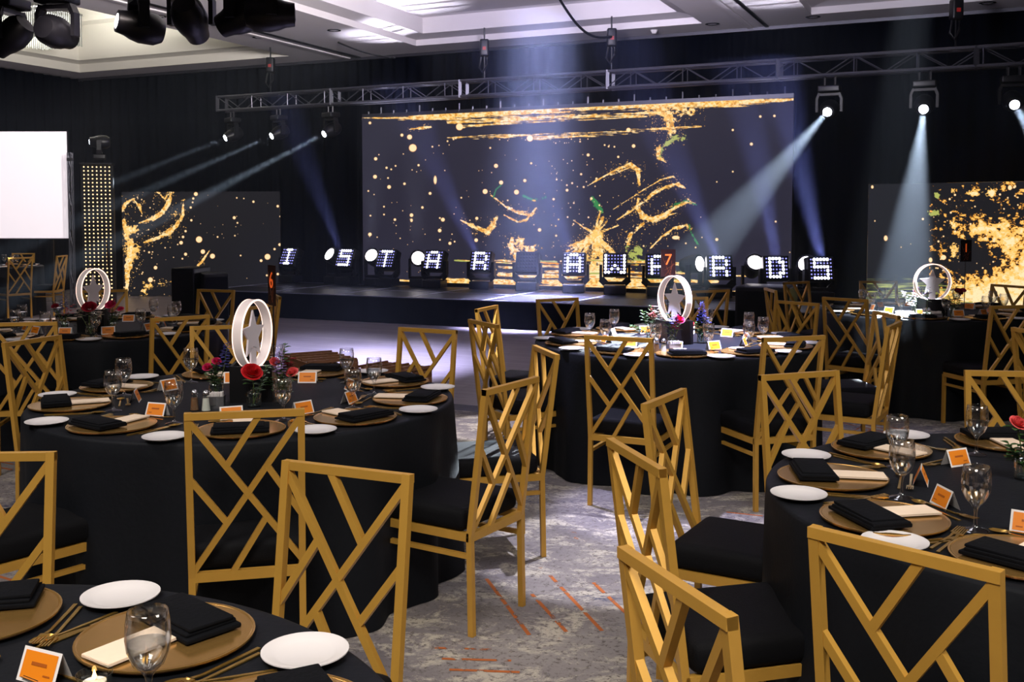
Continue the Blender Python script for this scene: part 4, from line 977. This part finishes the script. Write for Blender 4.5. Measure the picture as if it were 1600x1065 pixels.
def bloom_rose(c, r, mname, tilt=(0, -.5, .9), seed=1):
    R = random.Random(seed); m = MB(); D = Vector(tilt).normalized().to_track_quat('Z', 'Y').to_matrix()
    for layer, (k, rr, op) in enumerate(((3, .30, .05), (4, .46, .12), (5, .64, .28), (6, .84, .5), (6, 1.0, .85))):
        for i in range(k):
            a0 = 2*PI*i/k+layer*.7+R.uniform(-.15, .15); wd = 2*PI/k*.75; vs = []; nu, nv = 7, 5
            for v in range(nv):
                t = v/(nv-1); rad = r*rr*(.25+.75*math.sin(t*PI*.5)) * (1+(.12*op)*t*t); zz = r*(.05+(1.0-op*.42)*t-(.30*op)*t**3)
                for u in range(nu):
                    s = (u/(nu-1)-.5)*2; a = a0+s*wd*(.45+.55*math.sin(min(1, t*1.15)*PI*.5)); d2 = 1-.10*s*s*t
                    vs.append(D @ Vector((rad*d2*math.cos(a), rad*d2*math.sin(a), zz*(1-.18*s*s*t)))+Vector(c))
            m.add(vs, [(v*nu+u, v*nu+u+1, (v+1)*nu+u+1, (v+1)*nu+u) for v in range(nv-1) for u in range(nu-1)])
    return m
def leafshape(m, p, d, L, w_, droop=.2):
    p, d = Vector(p), Vector(d).normalized(); sd = d.cross(Vector((0, 0, 1)));
    if sd.length < .05: sd = Vector((1, 0, 0))
    sd.normalize(); nrm = sd.cross(d); vs = []; n = 6
    for i in range(n+1):
        t = i/n; ww = w_*math.sin(PI*min(.98, t*.96+.03))**.8; q = p+d*L*t-Vector((0, 0, droop*L*t*t)); vs += [q-sd*ww/2+nrm*.15*ww, q, q+sd*ww/2+nrm*.15*ww]
    m.add(vs, [(i*3+j, i*3+j+1, i*3+j+4, i*3+j+3) for i in range(n) for j in range(2)])
def flower(kind, base, tip, label, r=.03, seed=1, colr='red'):
    "top-level flower: stem from base to tip with its bloom and leaves"
    R = random.Random(seed); base, tip = Vector(base), Vector(tip); t = thing({'rose': 'rose', 'spike': 'stock_flower', 'green': 'eucalyptus_sprig', 'filler': 'filler_blossom'}[kind], label, 'flower' if kind != 'green' else 'greenery', base)
    d = tip-base; mid = d*.5+Vector((R.uniform(-.01, .01), R.uniform(-.01, .01), .01)); m = MB(); m.tube([(0, 0, 0), mid, d], [.0022, .002, .0016], 6); m.build('stem', M['stem'], t)
    if kind == 'rose':
        bloom_rose(d-Vector((0, 0, r*.3)), r, colr, (R.uniform(-.4, .4), -.6, .8), seed).build('bloom', M[colr], t, smooth=60)
        m = MB()
        for k in range(5): a = R.uniform(0, 6.3); leafshape(m, d*R.uniform(.55, .9), (math.cos(a), math.sin(a), .3), .045, .026)
        m.build('leaf', M['leaf'], t, smooth=60)
    elif kind == 'spike':
        m = MB(); n = 38
        for k in range(n):
            f = k/n; a = k*2.4; rr = .024*(1-.65*f); q = d*(.52+.48*f)+Vector((rr*math.cos(a), rr*math.sin(a), 0)); s = .0095*(1-.45*f)
            for e in range(4): b = a+e*PI/2; leafshape(m, q, (math.cos(b)*.8, math.sin(b)*.8, .5), s*1.6, s*1.3, .3)
        m.build('bloom', M[colr], t, smooth=60)
    elif kind == 'green':
        m = MB()
        for k in range(16): f = .3+.7*k/16; a = k*2.2+R.random(); leafshape(m, d*f, (math.cos(a), math.sin(a), .35), .044*(1.15-.5*f), .034*(1.15-.5*f), .2)
        m.build('leaf', M[colr], t, smooth=60)
    else:
        m = MB()
        for k in range(20):
            q = d+Vector((R.gauss(0, .02), R.gauss(0, .02), R.gauss(0, .018)))
            for e in range(6): b = e*PI/3; leafshape(m, q, (math.cos(b), math.sin(b), .6), .016, .012, .3)
        m.build('bloom', M[colr], t, smooth=60); m = MB()
        for k in range(5): a = R.uniform(0, 6.3); leafshape(m, d*R.uniform(.5, .9), (math.cos(a), math.sin(a), .2), .035, .018)
        m.build('leaf', M['leaf'], t, smooth=60)
    return t
def m_vase(label, g):
    t = thing('bud_vase', label, 'vase', group=g); m = MB(); m.lathe([(.0001, .0), (.029, .0), (.031, .003), (.031, .058), (.027, .064), (.015, .070), (.014, .079), (.0165, .082), (.015, .082), (.0125, .078), (.0135, .069), (.0255, .063), (.0285, .057), (.0285, .006), (.0001, .005)], 24); m.build('glass', M['vaseg'], t, smooth=50)
    m = MB(); m.lathe([(.0001, .0055), (.028, .0065), (.028, .046), (.0001, .046)], 20); m.build('water', M['water'], t, smooth=50); return t
def m_shaker(label, g, fill='salt'):
    t = thing('shaker', label, 'shaker', group=g); m = MB(); m.lathe([(.0001, 0), (.019, 0), (.019, .006), (.0125, .062), (.0125, .066)], 16); m.build('glass_body', M['vaseg'], t, smooth=40)
    m = MB(); m.lathe([(.0001, .003), (.017, .003), (.0122, .052), (.0001, .052)], 16); m.build('filling', M[fill], t, smooth=40)
    m = MB(); m.lathe([(.0135, .066), (.0145, .068), (.0135, .078), (.007, .086), (.0001, .087)], 16); m.build('cap', M['steel'], t, smooth=50); return t
def m_caddy(label, g):
    t = thing('sugar_caddy', label, 'caddy', group=g); m = MB()
    for q in ((0, -.022, .07, .003), (0, .022, .07, .003), (-.035, 0, .003, .047), (.035, 0, .003, .047)): m.box((q[0], q[1], .024), (q[2], q[3], .048))
    m.box((0, 0, .003), (.07, .044, .004)); m.build('holder', M['steel'], t); m = MB(); R = random.Random(2)
    for k in range(9): m.box((-.028+k*.007, 0, .034), (.004, .038, .056+R.uniform(-.006, .006)), R.uniform(-.06, .06))
    m.build('sugar_packets', M['card'], t); return t
def bouquet(cx, cy, nm, items, boxyaw, ringyaw, short, hb=.155):
    "items: list of (vase dx, dy, [(kind, tipdx, tipdy, tipz, colour, radius, wording)...])"
    z = TZT; planter(Vector((cx, cy, z)), boxyaw, nm, hb); ring_stand(Vector((cx, cy, z+hb-.0245)), ringyaw, nm)
    pos = ['left', 'front', 'right', 'rear', 'side']
    for k, (vx, vy, fl_) in enumerate(items):
        P = Vector((cx+vx, cy+vy, z)); place('vase', m_vase, P, 0, 'glass bud vase, %s one on %s' % (short[k], nm), 'bud vases')
        for j, (kind, tx, ty, tz_, col, r, wd) in enumerate(fl_):
            bx = P+Vector((random.uniform(-.004, .004), random.uniform(-.004, .004), .012)); tip = P+Vector((tx, ty, tz_))
            nk = P+Vector((0, 0, .08)); flower(kind, bx, tip, '%s in the %s vase of %s' % (wd, short[k], nm), r, k*17+j*5+int(abs(cx)*100), col)
# big table: positions read from the picture
q = at_z(388, 629, TZT); T1c = Vector((q.x, q.y+.09, 0))
def rel(px, py, c): r_ = at_z(px, py, TZT); return r_.x-c.x, r_.y-c.y
v1, v2, v3 = rel(397, 635, T1c), rel(338, 621, T1c), rel(440, 628, T1c)
bouquet(T1c.x, T1c.y, TB['T1'][1], [
    (v1[0], v1[1], [('rose', -.005, -.02, .150, 'red', .042, 'large red rose'), ('green', .05, .02, .17, 'euc', 0, 'grey green sprig')]),
    (v2[0], v2[1], [('rose', -.035, 0, .135, 'pink', .022, 'left pink rose'), ('rose', .0, .01, .16, 'pink', .02, 'upper pink rose'), ('green', .0, -.01, .14, 'leaf', 0, 'dark green sprig'), ('spike', .045, .03, .24, 'blue', 0, 'thin violet spike'), ('green', -.03, .02, .12, 'leaf', 0, 'low green sprig')]),
    (v3[0], v3[1], [('spike', -.005, -.01, .22, 'purple', 0, 'lilac stock flower'), ('rose', .05, 0, .13, 'coral', .026, 'coral rose'), ('rose', -.035, .03, .17, 'coral', .022, 'upper coral rose'), ('green', .03, -.02, .10, 'euc', 0, 'eucalyptus sprig'), ('green', .012, .03, .25, 'leaf', 0, 'tall green sprig'), ('green', -.06, -.01, .11, 'leaf', 0, 'dark leafy sprig'), ('filler', .02, .05, .16, 'crimson', 0, 'dark red blossom')])],
    .12, 1.36, ['front', 'left', 'right'])
for k, (px, py) in enumerate(((304, 641), (322, 642))):
    place('salt' if k else 'pepper', (lambda l, g, f=('salt' if k else 'pepper'): m_shaker(l, g, f)), at_z(px, py, TZT), 0, ('white salt shaker' if k else 'brown pepper shaker')+' on the big red rose table', 'shakers')
place('caddy', m_caddy, at_z(337, 636, TZT), .1, 'steel sugar packet caddy beside the shakers on the big red rose table', 'sugar caddies')
sign(Vector((T1c.x+.02, T1c.y+.28, TZT)), -1.02, '6', TB['T1'][1], .475)
# table 7
q = at_z(1057, 538.5, TZT); c3 = Vector((q.x, q.y+.09, 0))
bouquet(c3.x, c3.y, TB['T3'][1], [
    (*rel(1017, 530, c3), [('green', -.06, 0, .19, 'leaf', 0, 'left green sprig'), ('green', -.13, .0, .09, 'leaf', 0, 'low green sprig'), ('green', 0, .02, .22, 'leaf', 0, 'tall green sprig'), ('filler', .01, -.01, .16, 'coral', 0, 'pale pink blossom'), ('filler', .04, 0, .18, 'white', 0, 'cream blossom')]),
    (*rel(1050, 543, c3), [('filler', 0, 0, .17, 'blue', 0, 'blue violet blossom'), ('spike', .03, 0, .20, 'pink', 0, 'magenta stock flower'), ('rose', .045, -.01, .17, 'pink', .028, 'magenta bloom'), ('green', -.03, 0, .21, 'leaf', 0, 'leafy sprig')]),
    (*rel(1096, 536, c3), [('rose', -.075, .01, .12, 'red', .03, 'red rose'), ('spike', .0, 0, .26, 'blue', 0, 'tall blue spike'), ('filler', .01, .0, .15, 'blue', 0, 'blue thistle blossom'), ('green', -.03, 0, .13, 'leaf', 0, 'green sprig'), ('green', .03, 0, .16, 'euc', 0, 'grey green sprig')])],
    .3, -1.08, ['left', 'front', 'right'], .145)
for k, (px, py) in enumerate(((1026, 551), (1037, 552))):
    dup(PROTO['salt' if k else 'pepper'], at_z(px, py, TZT), 0, ('white salt shaker' if k else 'brown pepper shaker')+' on the table with the seven sign', 'shakers')
dup(PROTO['caddy'], at_z(1058, 551, TZT)+Vector((-.01, .05, 0)), .2, 'steel sugar packet caddy on the table with the seven sign', 'sugar caddies')
sign(Vector((1.30*0+at_depth(1044, 400, 6.98).x, 6.98, TZT)), -.02, '7', TB['T3'][1], .475)
# table by the light column
q = at_z(139, 519, TZT); c2 = Vector((q.x, q.y+.09, 0))
bouquet(c2.x, c2.y, TB['T2'][1], [
    (*rel(101, 516, c2), [('spike', 0, 0, .28, 'blue', 0, 'tall violet spike'), ('rose', -.06, 0, .17, 'crimson', .024, 'dark red rose'), ('filler', -.03, 0, .15, 'blue', 0, 'blue blossom'), ('filler', .03, 0, .13, 'coral', 0, 'peach blossom')]),
    (*rel(141, 523.5, c2), [('rose', 0, 0, .19, 'crimson', .046, 'big deep red bloom'), ('filler', .06, .0, .15, 'white', 0, 'cream blossom'), ('filler', -.07, 0, .15, 'white', 0, 'white blossom')]),
    (*rel(174, 516, c2), [('rose', 0, 0, .18, 'pink', .036, 'magenta bloom'), ('rose', .07, 0, .15, 'pink', .022, 'small magenta bloom'), ('spike', .02, 0, .22, 'pink', 0, 'magenta spike'), ('green', .01, 0, .13, 'leaf', 0, 'dark leafy sprig'), ('green', .04, 0, .13, 'leaf', 0, 'green sprig')])],
    .1, 1.28, ['left', 'front', 'right'])
sign(Vector((at_depth(168, 400, 7.5).x, 7.5, TZT)), -1.15, '', TB['T2'][1], .52)
# table 1
q = at_z(1463, 494, TZT); c4 = Vector((q.x, q.y+.09, 0))
bouquet(c4.x, c4.y, TB['T4'][1], [
    (*rel(1430, 491, c4), [('green', -.1, 0, .19, 'leaf', 0, 'light green sprig'), ('spike', 0, 0, .26, 'pink', 0, 'magenta spike'), ('filler', .03, 0, .14, 'coral', 0, 'peach blossom'), ('green', .01, 0, .17, 'leaf', 0, 'green sprig')]),
    (*rel(1449, 497, c4), [('filler', 0, 0, .2, 'purple', 0, 'lilac blossom')]),
    (*rel(1490, 492, c4), [('rose', .03, 0, .19, 'crimson', .036, 'red bloom'), ('rose', .07, 0, .2, 'pink', .024, 'small pink bloom'), ('filler', -.01, 0, .23, 'blue', 0, 'blue blossom'), ('green', -.03, 0, .13, 'leaf', 0, 'dark sprig'), ('green', .05, 0, .12, 'leaf', 0, 'leafy sprig')])],
    .05, .06, ['left', 'front', 'right'], .135)
for k, (px, py) in enumerate(((1444, 499), (1451, 499))):
    dup(PROTO['salt' if k else 'pepper'], at_z(px, py, TZT), 0, ('white salt shaker' if k else 'brown pepper shaker')+' on the table with the one sign', 'shakers')
dup(PROTO['caddy'], at_z(1463, 499, TZT), .2, 'steel sugar packet caddy on the table with the one sign', 'sugar caddies')
sign(Vector((at_depth(1509, 400, 8.75).x, 8.75, TZT)), .1, '1', TB['T4'][1], .50)
# bits at the right table
c5 = TB['T5'][0]; P = at_z(1601, 748, TZT); place('vase', m_vase, P, 0, 'small glass bud vase cut by the right picture edge', 'bud vases')
flower('rose', P+Vector((0, 0, .012)), P+Vector((-.0, .06, .16)), 'pink rose cut by the right picture edge', .026, 5, 'coral')
flower('green', P+Vector((.004, 0, .012)), P+Vector((-.03, .05, .10)), 'leafy sprig cut by the right picture edge', 0, 6, 'leaf')
flower('green', P+Vector((.004, .004, .012)), P+Vector((.03, .05, .14)), 'second leafy sprig at the right picture edge', 0, 9, 'leaf')
# tea light at the bottom left table
P = at_z(148, 1078, TZT); t = thing('tea_light', 'small tea light in a clear cup on the table at the bottom left corner', 'candle', P)
m = MB(); m.lathe([(.0001, 0), (.024, 0), (.03, .03), (.029, .03), (.023, .003), (.0001, .003)], 20); m.build('cup', M['vaseg'], t, smooth=40)
m = MB(); m.lathe([(.0001, .004), (.019, .004), (.019, .016), (.0001, .016)], 20); m.build('wax', M['card'], t, smooth=40); m = MB(); m.lathe([(.0001, .018), (.004, .024), (.0001, .036)], 8); m.build('flame', emis('flame', (255, 190, 110), 12), t, smooth=40)

# ------------------------------------------------ low cane lattice stands on the dance floor
def lattice_stand(P, yaw, w_, d_, h_, label):
    t = thing('cane_lattice_stand', label, 'stand', P, yaw); m = MB(); n = 5; b = .022
    for i in range(n): x = -w_/2+w_*i/(n-1); m.bar((x, -d_/2, h_), (x, d_/2, h_), b, .02, up=(0, 0, 1))
    for i in range(n): y = -d_/2+d_*i/(n-1); m.bar((-w_/2, y, h_+.012), (w_/2, y, h_+.012), b, .02, up=(0, 0, 1))
    m.build('lattice_top', M['wood'], t); m = MB()
    for k in range(5):
        z = h_-.03-k*.055
        for a, b2 in (((-w_/2, -d_/2), (w_/2, -d_/2)), ((w_/2, -d_/2), (w_/2, d_/2)), ((w_/2, d_/2), (-w_/2, d_/2)), ((-w_/2, d_/2), (-w_/2, -d_/2))): m.bar((*a, z), (*b2, z), .03, .035, up=(0, 0, 1))
    m.build('side_slats', M['wood'], t)
    for sx in (-1, 1):
        for sy in (-1, 1): m = MB(); m.box((sx*w_/2*.96, sy*d_/2*.96, h_/2), (.035, .035, h_)); m.build('leg', M['wood'], t)
    m = MB(); m.box((0, 0, h_-.29), (w_*.98, d_*.98, .02)); m.build('lower_shelf', M['star'], t)
pA = at_z(500, 560, .42); pA.z = .0225; lattice_stand(pA, .55, .40, .52, .40, 'brown cane lattice stand on the dance floor behind the wine glass')
pB = at_z(612, 576, .34); pB.z = .0225; lattice_stand(pB, .95, .40, .46, .32, 'lower brown cane lattice stand seen through the chair back on the dance floor')

# ================================================================== HAZE AND WASH LIGHT
hz = MB(); hz.box((0, 15.5, 1.73), (26, 11.0, 3.44)); hz.box((.45, 14.6, 3.92), (3.4, 4.6, .9)); hz.box((5.2, 8.745, 1.73), (8.8, 2.49, 3.44)); ho = hz.build('haze', [])
m = bpy.data.materials.new('thin_stage_haze'); m.use_nodes = True; n = m.node_tree
for x in list(n.nodes): n.nodes.remove(x)
o = n.nodes.new('ShaderNodeOutputMaterial'); vs_ = n.nodes.new('ShaderNodeVolumeScatter'); vs_.inputs['Density'].default_value = .0075; vs_.inputs[0].default_value = (.74, .84, 1, 1); vs_.inputs['Anisotropy'].default_value = .35
n.links.new(vs_.outputs[0], o.inputs['Volume']); ho.data.materials.append(m); m.cycles.homogeneous_volume = True if hasattr(m, 'cycles') and hasattr(m.cycles, 'homogeneous_volume') else None
ho['kind'] = 'stuff'; ho['label'] = 'thin haze hanging in the air before the stage'; ho['category'] = 'haze'
LIL = (.62, .62, 1)
area('overhead_beam', (.42, 14.45, 4.80), (-.02, .02, -1), 600, (.56, .57, 1), 1.05, .6, spread=.36)     # broad beam falling out of the coffer above the stage
spot('unseen_wash_lamp', (-.9, 5.7, 4.3), tuple(at_z(620, 568, 0)), 15000, LIL, 10, 1, .1)                # dance floor
spot('unseen_wash_lamp', (-1.2, 5.7, 4.3), tuple(at_z(480, 560, 0)), 10000, LIL, 11, 1, .1)
spot('unseen_wash_lamp', (1.0, 5.6, 4.3), tuple(at_z(965, 862, 0)), 900, (.84, .84, 1), 9, .3, .03)       # pool on the aisle carpet
spot('unseen_wash_lamp', (-.4, 5.7, 4.3), tuple(at_z(775, 668, 0)), 1300, (1, .95, 1), 6, .4, .03)
spot('unseen_wash_lamp', (1.04, 5.7, 4.35), (1.04, 6.45, .75), 8000, LIL, 12.6, .5, .05)                  # table with the seven sign
spot('unseen_wash_lamp', (3.0, 7.55, 4.35), (2.98, 8.3, .75), 4500, (.9, .94, 1), 6.5, .6, .05)             # added lamp, brightens the left half of the table with the one sign
spot('unseen_wash_lamp', (-1.2, 7.5, 4.3), (.58, 5.5, .45), 1300, LIL, 7, .6, .05)                       # added lamp for the seats left of the table with the seven sign
spot('unseen_wash_lamp', (-3.0, 7.4, 4.3), (-6.4, 14.2, 0), 2500, (1, .84, .8), 13, 1, .1)               # added lamp, lifts the dark floor by the light column
spot('unseen_wash_lamp', (1.6, 5.7, 4.3), tuple(at_z(1385, 690, 0)), 150, LIL, 10, .8, .05)
dups = {k: v for k, v in LABELS.items() if len(v) > 1}
print('DUPLICATE LABELS', len(dups), list(dups)[:8])
